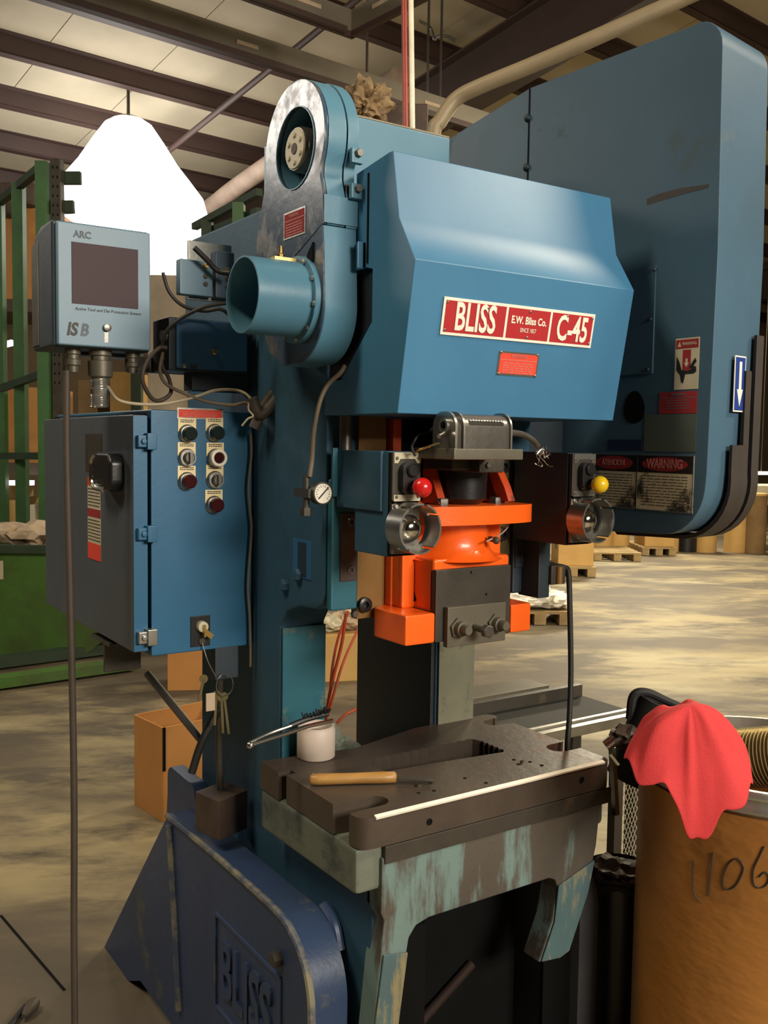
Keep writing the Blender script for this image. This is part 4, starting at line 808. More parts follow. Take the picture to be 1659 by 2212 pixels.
def crumple(c, rx, ry, rz, m, name, seed, n=3, amp=.25):
    q = random.Random(seed); b = B(); v = bmesh.ops.create_icosphere(b.bm, subdivisions=n, radius=1)['verts']
    from mathutils import noise
    for x in v:
        d = 1+amp*noise.noise(x.co*2.3+Vector((seed, 0, 0)))+amp*.5*noise.noise(x.co*6+Vector((0, seed, 0)))
        z = x.co.z*d; x.co = Vector((c[0]+x.co.x*d*rx, c[1]+x.co.y*d*ry, c[2]+rz+max(z, -.92)*rz))
    return b.build(name, m, smooth=20)
tag(crumple((1.27, 2.20, .62), .10, .09, .075, mat('clear_bag', (.30, .33, .27), (.12, .14, .11), rough=.15, sc=16, bump=.5, bsc=40), 'plastic_bag', 5, 4, .5), 'crumpled clear plastic bag of parts inside the press throat', 'bag')

# things lying on the bolster
jc = (1.044, 1.824, 0.850)
J = thing('grease_jar', (jc[0], jc[1], .85), 'white plastic jar of grease standing on the press bolster', 'jar')
B().lathe((jc[0], jc[1], .850), (0, 0, 1), [(0, .039), (.003, .0425), (.062, .0425), (.066, .0405), (.072, .0405), (.072, .037), (.050, .036), (.050, 0)], 36).build('body', jar_m, J, smooth=50)
B().lathe((jc[0], jc[1], .901), (0, 0, 1), [(0, .0358), (.003, .03), (.004, 0)], 24).build('grease', brown_rust, J)
T = thing('grease_brush', (0.962, 1.766, 0.925), 'grease brush with long bright wire handle resting across the jar', 'brush')
p0, p1 = Vector((0.823, 1.700, 0.946)), Vector((1.012, 1.700, 0.967)); p1.z += .0
dv = (p1-p0).normalized()
b = B(); b.tube([p0, p0+dv*.10+Vector((0, 0, .003)), p1-dv*.06+Vector((0, 0, .004)), p1], .0045, 10); b.tube([p0+Vector((0, .004, .004)), p0+dv*.05+Vector((0, .012, .008)), p0+dv*.10+Vector((0, .014, .010))], .0035, 8); b.ball(p0, .0075, 12); b.build('wire_handle', steel_bright, T)
b = B(); b.tube([p0+dv*.10+Vector((0, .016, .010)), p1-dv*.05+Vector((0, .018, .012)), p1+Vector((.0, .02, .010))], .006, 8); b.build('brush_back', black, T)
b = B()
for i in range(60):
    p = p1-dv*rnd.uniform(.0, .06)+Vector((0, .018, .010)); b.tube([p, p+Vector((rnd.uniform(-.006, .006), rnd.uniform(-.01, .012), rnd.uniform(.008, .016)))], .0011, 4, 1, False)
b.build('bristles', black, T, kind='stuff')
Kn = thing('scraper_knife', (1.023, 1.638, 0.860), 'wooden handled scraper with dark steel blade lying on the bolster', 'knife')
k0, k1, k2 = Vector((0.943, 1.674, 0.862)), Vector((1.103, 1.593, 0.862)), Vector((1.165, 1.549, 0.857))
b = B(); L_ = (k1-k0).length; b.lathe(k0, k1-k0, [(0, .006), (.004, .0108), (.02, .0118), (L_*.5, .0112), (L_*.85, .0122), (L_-.004, .0115), (L_, .008)], 20); b.build('handle', wood, Kn, smooth=60)
b = B(); b.bar(k1-(k1-k0).normalized()*.01, k2, .017, .002); b.build('blade', steel_dark, Kn)
b = B(); b.ball(k0+Vector((.007, -.004, .011)), .0025, 8); b.build('handle_rivet', brass, Kn)
sc_b = []
for i, p in enumerate(((1.131, 1.551, 0.852), (1.413, 1.554, 0.852), (1.129, 1.633, 0.852))):
    o = B().bar((p[0]-.004, p[1], .8525), (p[0]+.005, p[1]+.003, .8525), .004, .004).build('metal_chip', steel_bright); tag(o, ('tiny bright metal chip below the knife blade', 'tiny bright metal chip right of the die opening', 'tiny bright metal chip behind the knife handle')[i], 'chip', 'metal chips on the bolster')
# hanging rusty block
Wt = thing('hanging_weight', (.965, 2.05, .62), 'rusty steel block hanging on a rod beside the left leg', 'weight')
wb = (0.918, 2.050, 0.678)
b = B(); b.obox((wb[0], 2.05, wb[2]), (1, .25, .06), (-.25, 1, 0), (0, 0, 1), .043, .045, .047); b.build('block', brown_rust, Wt, bev=.003)
b = B(); b.tube([(wb[0]+.002, 2.06, wb[2]+.045), (wb[0]-.002, 2.06, wb[2]+.14), (wb[0]-.006, 2.05, wb[2]+.25), (wb[0]-.008, 2.04, wb[2]+.33)], .008, 10); b.build('rod', steel_dark, Wt)
b = B(); b.tube([(wb[0]-.01, 2.04, wb[2]+.25), (wb[0]-.05, 2.05, wb[2]+.17), (wb[0]-.07, 2.06, wb[2]+.10)], .010, 8); b.build('loose_strap', cable_dk, Wt)
b = B(); b.box(wb[0]-.03, wb[0]+.03, 2.02, 2.05, wb[2]+.32, wb[2]+.40); b.build('hanger', dark_blue, Wt, bev=.004)
tag(B().cyl((0.918, 2.550, 0.900), (1.001, 2.350, 0.744), .011, n=12).build('brace_rod', grey_rod), 'grey round brace rod slanting down behind the left column', 'rod')

# ------------------------------------------------------------------ right foreground
dxy = (1.8606, 1.2430); DZ = .885
D = thing('fibre_drum', (dxy[0], dxy[1], 0), 'tall brown fibre drum with metal rim in the right foreground', 'drum')
B().lathe((dxy[0], dxy[1], 0), (0, 0, 1), [(.0, .279), (.02, .281), (.06, .279), (.45, .2795), (.80, .279), (.83, .279), (.83, .27), (.06, .27), (.06, 0)], 72).build('body', drum_m, D, smooth=60)
B().lathe((dxy[0], dxy[1], 0), (0, 0, 1), [(.838, .279), (.840, .284), (.852, .284), (.856, .280), (.866, .280), (.869, .285), (.880, .286), (.885, .282), (.885, .272), (.83, .271)], 72, cap=False).build('metal_rim', rim_m, D, smooth=50)
def ink(pts): return B().tube(pts, .0022, 6)
b = B()
for pts in ([(1.580, 1.222, 0.714), (1.580, 1.223, 0.688), (1.581, 1.220, 0.660), (1.581, 1.213, 0.643), (1.583, 1.202, 0.633)], [(1.587, 1.180, 0.744), (1.586, 1.181, 0.717), (1.586, 1.184, 0.687), (1.586, 1.186, 0.653)], [(1.605, 1.126, 0.741), (1.601, 1.136, 0.745), (1.596, 1.148, 0.732), (1.593, 1.156, 0.708), (1.593, 1.158, 0.687), (1.595, 1.150, 0.678), (1.601, 1.136, 0.689), (1.605, 1.127, 0.710), (1.607, 1.123, 0.730), (1.604, 1.128, 0.743)], [(1.624, 1.091, 0.781), (1.620, 1.098, 0.759), (1.615, 1.106, 0.730), (1.616, 1.105, 0.704), (1.621, 1.096, 0.697), (1.628, 1.086, 0.705), (1.630, 1.082, 0.722), (1.626, 1.089, 0.730), (1.620, 1.097, 0.718)]):
    b.tube(pts, .0014, 6)
b.build('marker_writing', print_dark, D)
# red rag over the rim
def rag():
    b = B(); n, mrad = 96, 26; ap = Vector((1.504, 1.184, 1.055)); grid = []
    from mathutils import noise
    right = Vector((math.cos(yaw), -math.sin(yaw), 0)); back = Vector((math.sin(yaw), math.cos(yaw), 0))
    corner = ((182, .128, -.115), (205, .118, -.125), (225, .105, -.145), (248, .088, -.195), (272, .078, -.238), (290, .092, -.215), (308, .115, -.178), (330, .124, -.158), (350, .122, -.135), (15, .118, -.085), (90, .09, -.03), (150, .10, -.05))
    def edge(th):
        ws = 0; r = z = 0
        for a, rr, zz in corner:
            d = abs((th-a+180) % 360-180); w = math.exp(-(d/20)**2)+1e-5; ws += w; r += rr*w; z += zz*w
        return r/ws, z/ws
    for j in range(mrad+1):
        t = j/mrad; row = []
        for i in range(n):
            th = 360*i/n; r, z = edge(th); f = math.sin(R(th*4+40+50*t))*.7+math.sin(R(th*7+110-60*t))*.55+noise.noise(Vector((math.cos(R(th))*3.5, math.sin(R(th))*3.5, 1+t)))*1.1
            rr = r*(t**.72)*(1+.15*f*math.sin(math.pi*min(1, t**.8*.93))); zz = .0+(z-.02*f*t)*t**1.45-.015*noise.noise(Vector((math.cos(R(th))*2*t, math.sin(R(th))*2*t, 7)))
            p = ap+right*(rr*math.cos(R(th)))+back*(rr*math.sin(R(th))*.85)+Vector((0, 0, zz))
            row.append(b.bm.verts.new(p))
        grid.append(row)
    for j in range(mrad):
        for i in range(n):
            f = (grid[j][i], grid[j][(i+1) % n], grid[j+1][(i+1) % n], grid[j+1][i])
            try: b.bm.faces.new(f)
            except ValueError: pass
    bmesh.ops.remove_doubles(b.bm, verts=grid[0], dist=.001)
    o = b.build('red_rag', cloth_red, smooth=180)
    md = o.modifiers.new('thick', 'SOLIDIFY'); md.thickness = .003
    md = o.modifiers.new('soft', 'SUBSURF'); md.levels = 1; md.render_levels = 1
    return o
tag(rag(), 'bright red shop rag draped over the fibre drum rim', 'rag')
# ribbed metal hose and black rubber boot behind the rag
h0, h1 = Vector((1.863, 1.370, 0.832)), Vector((1.942, 1.002, 0.943))
n_ = 46; L_ = (h1-h0).length
hs = tag(B().lathe(h0, h1-h0, [(L_*i/(n_*2), .067 if i % 2 else .052) for i in range(n_*2+1)], 36).build('flexible_duct', gold_duct, smooth=25), 'shiny ribbed metal hose lying across the fibre drum', 'hose')
bt = thing('rubber_boot', (1.801, 1.537, 0.886), 'black rubber boot flap standing behind the red rag', 'boot')
c0 = Vector((1.811, 1.528, 0.864)); right = Vector((math.cos(yaw), -math.sin(yaw), 0)); bk_ = Vector((math.sin(yaw), math.cos(yaw), 0))
b = B(); b.pipe(c0-right*.05-Vector((0, 0, .12)), c0+right*.02+Vector((0, 0, .07)), .062, .055, 28)
b.build('sleeve', rubber, bt)
b = B(); b.tube([c0-right*.055+Vector((0, 0, .03)), c0-right*.05+Vector((0, 0, .085)), c0-right*.02+Vector((0, 0, .095)), c0+right*.03+Vector((0, 0, .075)), c0+right*.08+Vector((0, 0, .055))], lambda t: .014-.006*t, 10); b.build('torn_lip', rubber, bt)
# black bin and mesh guard between drum and press
bc = (1.794, 1.603, 0.487)
Bn = thing('black_bin', (bc[0], bc[1], 0), 'black plastic bin with a bag rim between press and drum', 'bin')
B().lathe((bc[0], bc[1], 0), (0, 0, 1), [(0, .078), (.5, .086), (bc[2], .088), (bc[2], .080), (.05, .07), (.05, 0)], 32).build('body', black, Bn, smooth=50)
b = B(); b.tube([(bc[0]+.088*math.cos(R(t)), bc[1]+.088*math.sin(R(t)), bc[2]-.006+.008*math.sin(R(t*7))) for t in range(0, 361, 15)], .008, 8, 2); b.build('bag_rim', rubber, Bn)
tag(crumple((bc[0], bc[1], bc[2]-.05), .072, .072, .04, brown_rust, 'scrap_heap', 9, 4, .4), 'dark brown scrap filling the black bin', 'scrap')
MG = thing('mesh_guard', (1.80, 1.93, 0), 'expanded metal mesh guard panel standing behind the fibre drum', 'guard')
m0, m1 = (2.228, 1.985, 0.232), (2.354, 1.985, 0.539)
b = B(); b.box(m0[0]-.05, m0[0]-.015, 1.975, 2.005, 0, m1[2]+.015); b.box(m1[0]+.10, m1[0]+.13, 1.975, 2.005, 0, m1[2]+.015); b.box(m0[0]-.05, m1[0]+.13, 1.975, 2.005, m1[2], m1[2]+.02); b.box(m0[0]-.05, m1[0]+.13, 1.975, 2.005, m0[2]-.03, m0[2]-.01); b.build('frame', steel_dark, MG, bev=.002)
b = B(); x0, x1, z0, z1 = m0[0]-.015, m1[0]+.10, m0[2]-.01, m1[2]; cw, chh = .0075, .0155
i = 0; x = x0
ncol = int((x1-x0)/cw); nrow = int((z1-z0)/chh)
for i in range(ncol):
    for j in range(nrow):
        xa = x0+i*cw; za = z0+j*chh; s_ = 1 if (i+j) % 2 else -1
        b.bar((xa, 1.985, za if s_ > 0 else za+chh), (xa+cw, 1.985, za+chh if s_ > 0 else za), .0016, .0012, (0, 1, 0))
b.build('mesh', sign_clean, MG, kind='stuff')

# conveyor behind the right side of the press
CV = thing('conveyor', (2.1, 2.2, 0), 'low parts conveyor with bright rails behind the press bolster', 'conveyor')
r0, r1 = (1.985, 2.050, 0.682), (2.297, 2.050, 0.692)
zc = (r0[2]+r1[2])/2
b = B(); b.box(1.69, 2.42, 2.05, 2.075, zc-.02, zc+.012); b.build('side_rail', alu, CV, bev=.003)
b = B(); b.box(1.69, 2.42, 2.085, 2.10, zc, zc+.018); b.build('inner_rail', rim_m, CV, bev=.002)
B().box(1.69, 2.42, 2.10, 2.36, zc-.03, zc-.01).build('belt', rubber, CV)
B().box(1.69, 2.42, 2.36, 2.385, zc-.02, zc+.03).build('side_rail', steel_dark, CV, bev=.003)
b = B(); b.box(1.95, 2.30, 2.40, 2.52, zc-.05, zc+.035); b.build('drive_box', olive_steel, CV, bev=.004)
b = B(); b.box(1.66, 1.90, 2.44, 2.54, zc-.07, zc+.005); b.build('motor', black, CV, bev=.01)
for x, y in ((1.75, 2.08), (1.75, 2.36), (2.36, 2.08), (2.36, 2.36)): B().box(x, x+.04, y-.02, y+.02, 0, zc-.02).build('leg', steel_dark, CV)
b = B(); b.cyl((1.625, 1.508, 0.864), (1.640, 1.499, 0.877), .014, n=14); b.bar((1.633, 1.501, 0.847), (1.648, 1.489, 0.824), .018, .006); b.bar((1.637, 1.499, 0.861), (1.640, 1.484, 0.708), .012, .012, (0, 1, 0)); tag(b.build('stop_bracket', steel_bright), 'bright metal stop clip at the right end of the bolster', 'bracket')
tag(crumple((1.742, 1.547, 0.825), .045, .04, .03, brown_rust, 'scrap_heap', 3, 3, .4), 'dark scrap pieces heaped beside the bolster end', 'scrap')

# ------------------------------------------------------------------ background: boxes near the press
RT = Vector((math.cos(yaw), -math.sin(yaw), 0)); BK = Vector((math.sin(yaw), math.cos(yaw), 0))
def fb(A, Bp, depth, m, name, label=None, cat=None, group=None, parent=None, bev=.0, u=None):
    A, Bp = Vector(A), Vector(Bp); u = (u or RT); w = (Bp-A).dot(u)
    n = Vector((-u.y, u.x, 0)); c = A+u*(w/2)+n*(depth/2); h = Bp.z-A.z; c.z = A.z+h/2
    o = B().obox(c, u, n, (0, 0, 1), w/2, depth/2, h/2).build(name, m, parent, bev=bev)
    return tag(o, label, cat, group) if label else o
def carton(c1, ang, w, d, h, m, label, group, z=0, open_top=False, tape=True):
    u = Vector((math.cos(R(ang)), math.sin(R(ang)), 0)); n = Vector((-u.y, u.x, 0)); o = Vector((c1[0], c1[1], z))
    T = thing('cardboard_box', o, label, 'box', group)
    b = B(); t = .008
    if open_top:
        for p, q in ((o, o+u*w), (o+u*w, o+u*w+n*d), (o+u*w+n*d, o+n*d), (o+n*d, o)): b.bar(p+Vector((0, 0, h/2)), q+Vector((0, 0, h/2)), t, h)
        b.obox(o+u*w/2+n*d/2+Vector((0, 0, .006)), u, n, (0, 0, 1), w/2, d/2, .004)
    else: b.obox(o+u*w/2+n*d/2+Vector((0, 0, h/2)), u, n, (0, 0, 1), w/2, d/2, h/2)
    b.build('carton', m, T, bev=.002)
    if tape and not open_top:
        b = B(); b.obox(o+u*w/2+n*d/2+Vector((0, 0, h+.0006)), u, n, (0, 0, 1), .03, d/2, .0006); b.obox(o+u*w/2-n*.001+Vector((0, 0, h-.05)), u, n, (0, 0, 1), .03, .0006, .05); b.build('tape', cream_tag, T)
    return T, o, u, n
e0, e1 = Vector((1.346, 3.890, 0.000)), Vector((1.379, 3.653, 0.000))
dd = e0-e1; an = math.degrees(math.atan2(dd.y, dd.x))-90
T, o, u, n = carton(e1, an, .34, dd.length, .39, card_o, 'open topped cardboard box with torn slot on floor behind the left leg', 'boxes near the press', open_top=True)
b = B(); b.obox(o+u*.004-n*.005+Vector((0, 0, .30)), u, n, (0, 0, 1), .006, .002, .09); b.build('torn_slot', dark, T)
an2 = 6
pb = (2.145, 5.597, 0.000)
carton(pb, -28, .42, .3, .36, card_o, 'plain orange cardboard box standing on floor below the control cabinet', 'boxes near the press')
pb = (3.056, 5.302, 0.000)
T, o, u, n = carton(pb, -20, .75, .5, .30, card, 'wide open carton seen through the press throat holding papers', 'boxes near the press', tape=False)
b = B(); b.obox(o+u*.45+n*-.003+Vector((0, 0, .17)), u, n, (0, 0, 1), .06, .001, .045); b.build('side_print', card_in, T)
for i in range(5):
    p = o+u*(.10+.13*i)+n*.2
    tag(crumple((p.x, p.y, .30), .10, .12, .05+.02*(i % 3), trash_m if i % 2 else sign_clean, 'paper_scrap', 20+i, 3, .5), ('crumpled paper scrap at left in the wide carton', 'white paper scrap second from left in the wide carton', 'crumpled paper scrap in the middle of the wide carton', 'white paper scrap fourth from left in the wide carton', 'crumpled paper scrap at right in the wide carton')[i], 'scrap', 'paper scraps in the carton')

# green tipping hopper
HO = Vector((1.473, 7.024, 0.758)); FH = Face(HO, RT, (0, 0, 1))
Hp = thing('tipping_hopper', HO-Vector((0, 0, HO.z)), 'green steel self dumping hopper full of paper scrap at left', 'hopper')
hp = [(-.9, -.01), (1.25, -.01), (1.20, -.20), (.92, -.46), (.735, -.60), (.655, -.68), (.565, -.745), (.42, -.805), (.20, -.85), (0, -.872), (-.9, -.90)]
zb = HO.z
FH.poly(B(), hp, -.85, 0).build('bin', green, Hp, bev=.008)
b = B(); FH.plate(b, -.92, 1.27, -.015, .045, -.02, .03); b.build('top_rim', green_dk, Hp, bev=.004)
b = B(); FH.plate(b, .34, .47, -.74, -.69, 0, .004); b.build('red_decal', red_l2, Hp)
FH.plate(B(), -.06, .022, -.20, -.07, 0, .003).build('pale_decal', sign_clean, Hp)
b = B(); b.bar((0.757, 6.096, 0.050), (2.148, 6.213, 0.050), .10, .07); b.build('base_rail', green, Hp, bev=.004)
b = B(); q0 = Vector((0.757, 6.096, 0.050))+BK*.7; q1 = Vector((2.148, 6.213, 0.050))+BK*.7; b.bar(q0, q1, .10, .07); b.build('base_rail', green_dk, Hp)
b = B(); b.obox(FH.p(.5, -.9, -.5), RT, BK, (0, 0, 1), .06, .4, .08); b.obox(FH.p(-.3, -.93, -.5), RT, BK, (0, 0, 1), .06, .4, .08); b.build('cradle', dark, Hp)
for i, (a, w, h) in enumerate(((-.16, .22, .16), (.10, .20, .17), (.34, .20, .13), (.56, .16, .10))):
    p = FH.p(a, .0, -.35); tag(crumple((p.x, p.y, p.z-.03), w, .3, h*.5+.02, trash_m, 'paper_scrap', 31+i, 3, .45), ('crumpled paper heap at far left of the green hopper', 'crumpled paper heap second from left in the green hopper', 'crumpled paper heap third from left in the green hopper', 'small crumpled paper heap at right of the green hopper')[i], 'scrap', 'paper scrap heaps in the hopper')
# green rack frame
GR = thing('steel_rack', (1.685, 6.733, 0.425), 'green steel rack frame with tall posts behind the hopper', 'rack')
tops = []
for tp, w, mm in (((2.078, 8.147, 3.765), .095, green_post), ((2.060, 8.881, 3.749), .095, green_post), ((2.034, 9.560, 3.738), .095, green_post), ((2.189, 8.136, 3.796), .085, steel_dark)):
    b = B(); b.obox((tp[0], tp[1], tp[2]/2), RT, BK, (0, 0, 1), w/2, .05, tp[2]/2); p_ = b.build('post', mm, GR, bev=.004); tops.append(Vector(tp))
    if mm is steel_dark:
        b = B(); z = 2.0
        while z < tp[2]-.05:
            for s_ in (-.018, .018): b.obox(Vector((tp[0], tp[1], z))+RT*s_-BK*.0505, RT, BK, (0, 0, 1), .005, .001, .010)
            z += .075
        b.build('post_holes', dark, p_)
b = B(); b.bar(tops[0]-Vector((0, 0, .03)), tops[2]-Vector((0, 0, .03)), .06, .06); b.build('top_rail', green_dk, GR)
for py_ in (((2.213, 8.231, 3.677), (2.377, 8.121, 3.680)), ((2.101, 8.283, 3.429), (2.323, 8.137, 3.444))):
    b = B(); b.bar(py_[0], py_[1], .05, .10); b.build('cross_beam', green_dk, GR)
for p0_, p1_ in (((1.915, 9.073, 1.380), (2.153, 8.133, 1.399)), ((1.932, 9.114, 1.979), (2.157, 8.192, 2.105))):
    b = B(); b.bar(p0_, p1_, .05, .06); b.build('cross_beam', green_dk, GR)
# pallet rack with cartons behind it
PR = thing('pallet_rack', (2.279, 10.430, 0.369), 'tall pallet rack loaded with brown cartons at far left', 'rack')
for a, z0 in ((660, 0), (1008, 1), (1210, 2)):
    fb({0: (0.909, 11.073, 2.800), 1: (0.863, 10.963, 1.177), 2: (0.838, 10.901, 0.273)}[z0], {0: (3.336, 9.465, 2.925), 1: (3.290, 9.354, 1.292), 2: (3.264, 9.292, 0.388)}[z0], 1.1, brown_rust if z0 < 2 else dark, 'shelf_beam', parent=PR)
for p in (-320, 295):
    tp = {-320: (0.982, 11.132, 4.036), 295: (3.323, 9.493, 3.155)}[p]
    for dd_ in (0, 1.0): b = B(); b.obox(Vector((tp[0], tp[1], tp[2]/2))+BK*dd_, RT, BK, (0, 0, 1), .05, .05, tp[2]/2); b.build('post', green_dk, PR)
cartons = (
 ((1.698, 10.677, 2.910), (2.238, 10.398, 3.841), card_o, 'large orange carton leftmost on the upper rack shelf'),
 ((2.246, 10.373, 2.926), (2.680, 10.167, 3.884), card_o, 'large orange carton on the upper rack shelf between the green posts'),
 ((1.691, 10.538, 1.261), (2.178, 10.277, 1.987), card, 'brown carton at left of the lower rack shelf'),
 ((2.192, 10.265, 1.268), (2.605, 10.057, 2.053), card_o, 'orange brown carton on the lower rack shelf between the green posts'),
 ((1.898, 10.321, 0.352), (2.206, 10.177, 1.056), card, 'pale carton leftmost on the bottom rack level'),
 ((2.213, 10.171, 0.351), (2.307, 10.157, 0.915), card, 'narrow pale carton on the bottom rack level'),
 ((2.385, 10.056, 0.354), (2.462, 10.050, 0.870), sign_clean, 'narrow whitish carton on the bottom rack level'),
 ((2.818, 9.787, 1.281), (3.006, 9.737, 2.132), card_in, 'dark brown carton under the monitor in the rack'),
 ((3.083, 9.611, 1.285), (3.350, 9.514, 2.217), card, 'tan carton right of the braided sleeve in the rack'))
for A_, B_, mm, lab in cartons:
    o = fb(A_, B_, .8, mm, 'rack_carton', lab, 'carton', 'cartons on the pallet rack', bev=.004)
lb_ = fb((2.418, 10.267, 3.448), (2.487, 10.241, 3.673), .02, sign_clean, 'carton_label', parent=bpy.data.objects['rack_carton.001'])
tag(B().bar((2.154, 9.971, 2.448), (2.230, 9.922, 2.472), .06, .05).build('strip_light', tube_glow), 'small glowing strip light seen between the rack posts', 'light')
tag(B().bar((2.131, 9.869, 1.103), (2.357, 9.719, 1.107), .06, .045).build('strip_light', tube_glow), 'second glowing strip light low between the rack posts', 'light')
for i, (A_, B_) in enumerate((((2.218, 9.915, 3.677), (2.249, 9.920, 3.981)), ((2.347, 9.837, 3.782), (2.436, 9.798, 4.007)))):
    q = Vector(A_); tag(B().lathe(q, (0, 0, 1), [(0, .10), (.03, .11), (Vector(B_).z-q.z-.03, .11), (Vector(B_).z-q.z, .09)], 16).build('drum_spool', brown_rust), ('dark spool stacked on the upper cartons at far left', 'dark spool stacked on the carton between the green posts')[i], 'spool', 'dark spools on the rack')
# pale wrapped load right of the monitor
tag(fb((2.800, 7.757, 1.352), (3.571, 7.377, 2.901), .9, mat('wrapped_load', (.40, .33, .24), (.30, .24, .17), rough=.5, sc=3, bump=.3, bsc=8), 'wrapped_load', bev=.03), 'pale stretch wrapped pallet load standing behind the monitor', 'pallet load')
fbp = thing('load_stand', (3.148, 7.492, 0.974), 'dark steel stand under the pale wrapped load', 'stand')
fb((2.797, 7.752, 1.275), (3.528, 7.272, 1.360), .9, dark, 'stand_top', parent=fbp)
for p in (0, 1):
    q = Vector(((2.855, 7.777, 1.312), (3.516, 7.337, 1.324))[p]); b = B(); b.obox((q.x, q.y, q.z/2), RT, BK, (0, 0, 1), .04, .04, q.z/2); b.build('stand_leg', dark, fbp)
# second green frame and big pipe left of the press head
GF = thing('steel_rack', (2.848, 6.196, 0.410), 'second green rack frame showing just left of the press head', 'rack')
for tp, mm in (((3.027, 7.045, 3.229), green_dk), ((3.015, 6.453, 3.244), green_post)):
    b = B(); b.obox((tp[0], tp[1], tp[2]/2), RT, BK, (0, 0, 1), .04, .05, tp[2]/2); b.build('post', mm, GF)
b = B(); b.bar((3.023, 7.289, 3.229), (3.048, 6.192, 3.278), .05, .05); b.bar((3.072, 7.131, 3.172), (3.089, 6.276, 3.173), .05, .04); b.build('top_rail', green_dk, GF)
tag(B().tube([(5.022, 16.158, 4.124), (5.440, 13.036, 4.698), (5.515, 12.036, 4.864), (5.539, 11.064, 4.963), (5.551, 9.859, 5.056), (5.553, 8.181, 5.175)], .115, 14).build('vent_pipe', mat('vent_pipe_paint', (.34, .25, .19), rough=.6), smooth=60), 'pinkish brown vent pipe sloping up left of the press head', 'pipe')

# high bay lamp, its glowing bell widened to the outline of the glare
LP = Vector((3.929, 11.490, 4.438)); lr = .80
L = thing('high_bay_lamp', LP, 'white high bay lamp with bell shaped to its glare, hanging behind the monitor', 'lamp')
B().lathe(LP-Vector((0, 0, .62)), (0, 0, 1), [(-.25, .60), (-.15, .76), (.15, .90), (.45, .93), (.62, .88), (.80, .74), (1.0, .58), (1.25, .42), (1.45, .28), (1.5, .2)], 48).build('glare_bell', lens, L, smooth=60)
B().lathe(LP+Vector((0, 0, .885)), (0, 0, 1), [(0, .2), (.03, .14), (.07, .05)], 28).build('ballast_housing', alu, L)
sL = LP.dot(BY); B().cyl(LP+Vector((0, 0, .86)), Vector((LP.x, LP.y, roof(sL)-.02)), .02, n=8).build('hanger_rod', steel_mid, L)

# ------------------------------------------------------------------ overhead
A_ = Vector((3.272, 7.150, 4.600)); sd_ = A_.dot(BY)
BD = thing('bus_duct', bw(3, sd_, 4.6), 'long grey bus duct hung below the ceiling behind the press', 'duct')
bbox_b(B(), -3, 12, sd_, sd_+.13, 4.6, 4.62).build('bottom_flange', purlin_m, BD)
bbox_b(B(), -3, 12, sd_+.02, sd_+.11, 4.62, 4.78).build('duct_body', grey_duct, BD, bev=.003)
bbox_b(B(), -3, 12, sd_-.01, sd_+.05, 4.565, 4.60).build('lower_rail', purlin_m, BD)
for px_ in ((3.454, 6.951, 4.700), (5.435, 7.248, 4.700)):
    aa = Vector(px_).dot(BX); bbox_b(B(), aa-.10, aa+.10, sd_+.015, sd_+.021, 4.67, 4.70).build('pale_label', trash_m, BD)
for px_ in ((4.680, 7.220, 4.780), (5.586, 7.102, 4.780), (5.415, 7.156, 4.780)):
    aa = Vector(px_).dot(BX); q = bw(aa, sd_+.06, 4.78); B().cyl(q, (q.x, q.y, roof(sd_)-.02), .012, n=8).build('hanger_rod', purlin_m if px_[0] < 5 else steel_dark, BD)
cr = Vector((3.882, 6.325, 4.600)); ac, scn = cr.dot(BX), cr.dot(BY)
CT = thing('cable_trough', cr, 'grey cable trough with a right angle corner hung near the ceiling', 'duct')
b = B(); bbox_b(b, ac-6, ac, scn-.0, scn+.02, 4.6, 4.76); b.build('trough_arm', grey_duct, CT)
b = B(); bbox_b(b, ac-.02, ac, scn-5, scn, 4.6, 4.76); b.build('trough_arm', grey_duct, CT)
b = B(); bbox_b(b, ac-6, ac-.1, scn-.06, scn-.02, 4.56, 4.60); bbox_b(b, ac-6, ac+.01, scn-.01, scn+.03, 4.56, 4.60); bbox_b(b, ac-.03, ac+.01, scn-5, scn, 4.56, 4.60); b.build('trough_lip', purlin_m, CT)
b = B(); bbox_b(b, ac-.7, ac-.3, scn-.005, scn, 4.68, 4.71); b.build('pale_label', trash_m, CT)
b = B(); bbox_b(b, ac-.025, ac-.02, scn-.5, scn-.25, 4.68, 4.71); b.build('pale_label', trash_m, CT)
for aa, ss in ((ac-.3, scn), (ac-3, scn), (ac, scn-2)): q = bw(aa, ss, 4.76); B().cyl(q, (q.x, q.y, roof(ss)-.02), .010, n=8).build('hanger_rod', steel_dark, CT)
p0, p1 = Vector((4.644, 12.244, 5.219)), Vector((5.052, 8.689, 5.781))
tag(B().cyl(p0-(p1-p0)*.25, p1+(p1-p0)*.4, .035, n=12).build('sprinkler_pipe', purlin_m), 'dark sprinkler pipe running diagonally under the purlins', 'pipe')
def pole(name, xa, xb, m, lab):
    a_, b_ = Vector(xa), Vector(xb); d = b_-a_; return tag(B().cyl(a_-d*(a_.z/d.z), b_+d*((5.9-b_.z)/d.z), .0112, n=16).build(name, m), lab, 'pipe')
pole('conduit_pipe', (2.101, 3.042, 2.751), (2.109, 3.075, 3.204), red_pipe, 'red vertical pipe rising behind the press head')
pole('conduit_pipe', (2.127, 3.036, 2.741), (2.136, 3.071, 3.209), cream_pipe, 'cream vertical pipe beside the red pipe behind the press')
q = [Vector(p) for p in ((1.851, 2.525, 2.513), (1.871, 2.517, 2.569), (1.915, 2.493, 2.639), (1.964, 2.427, 2.672), (2.071, 2.312, 2.724), (2.208, 2.155, 2.795), (2.372, 1.980, 2.883), (2.505, 1.826, 2.959))]
q = [q[0]+Vector((0, 0, -1.0)), q[0]+Vector((0, 0, -.3))]+q
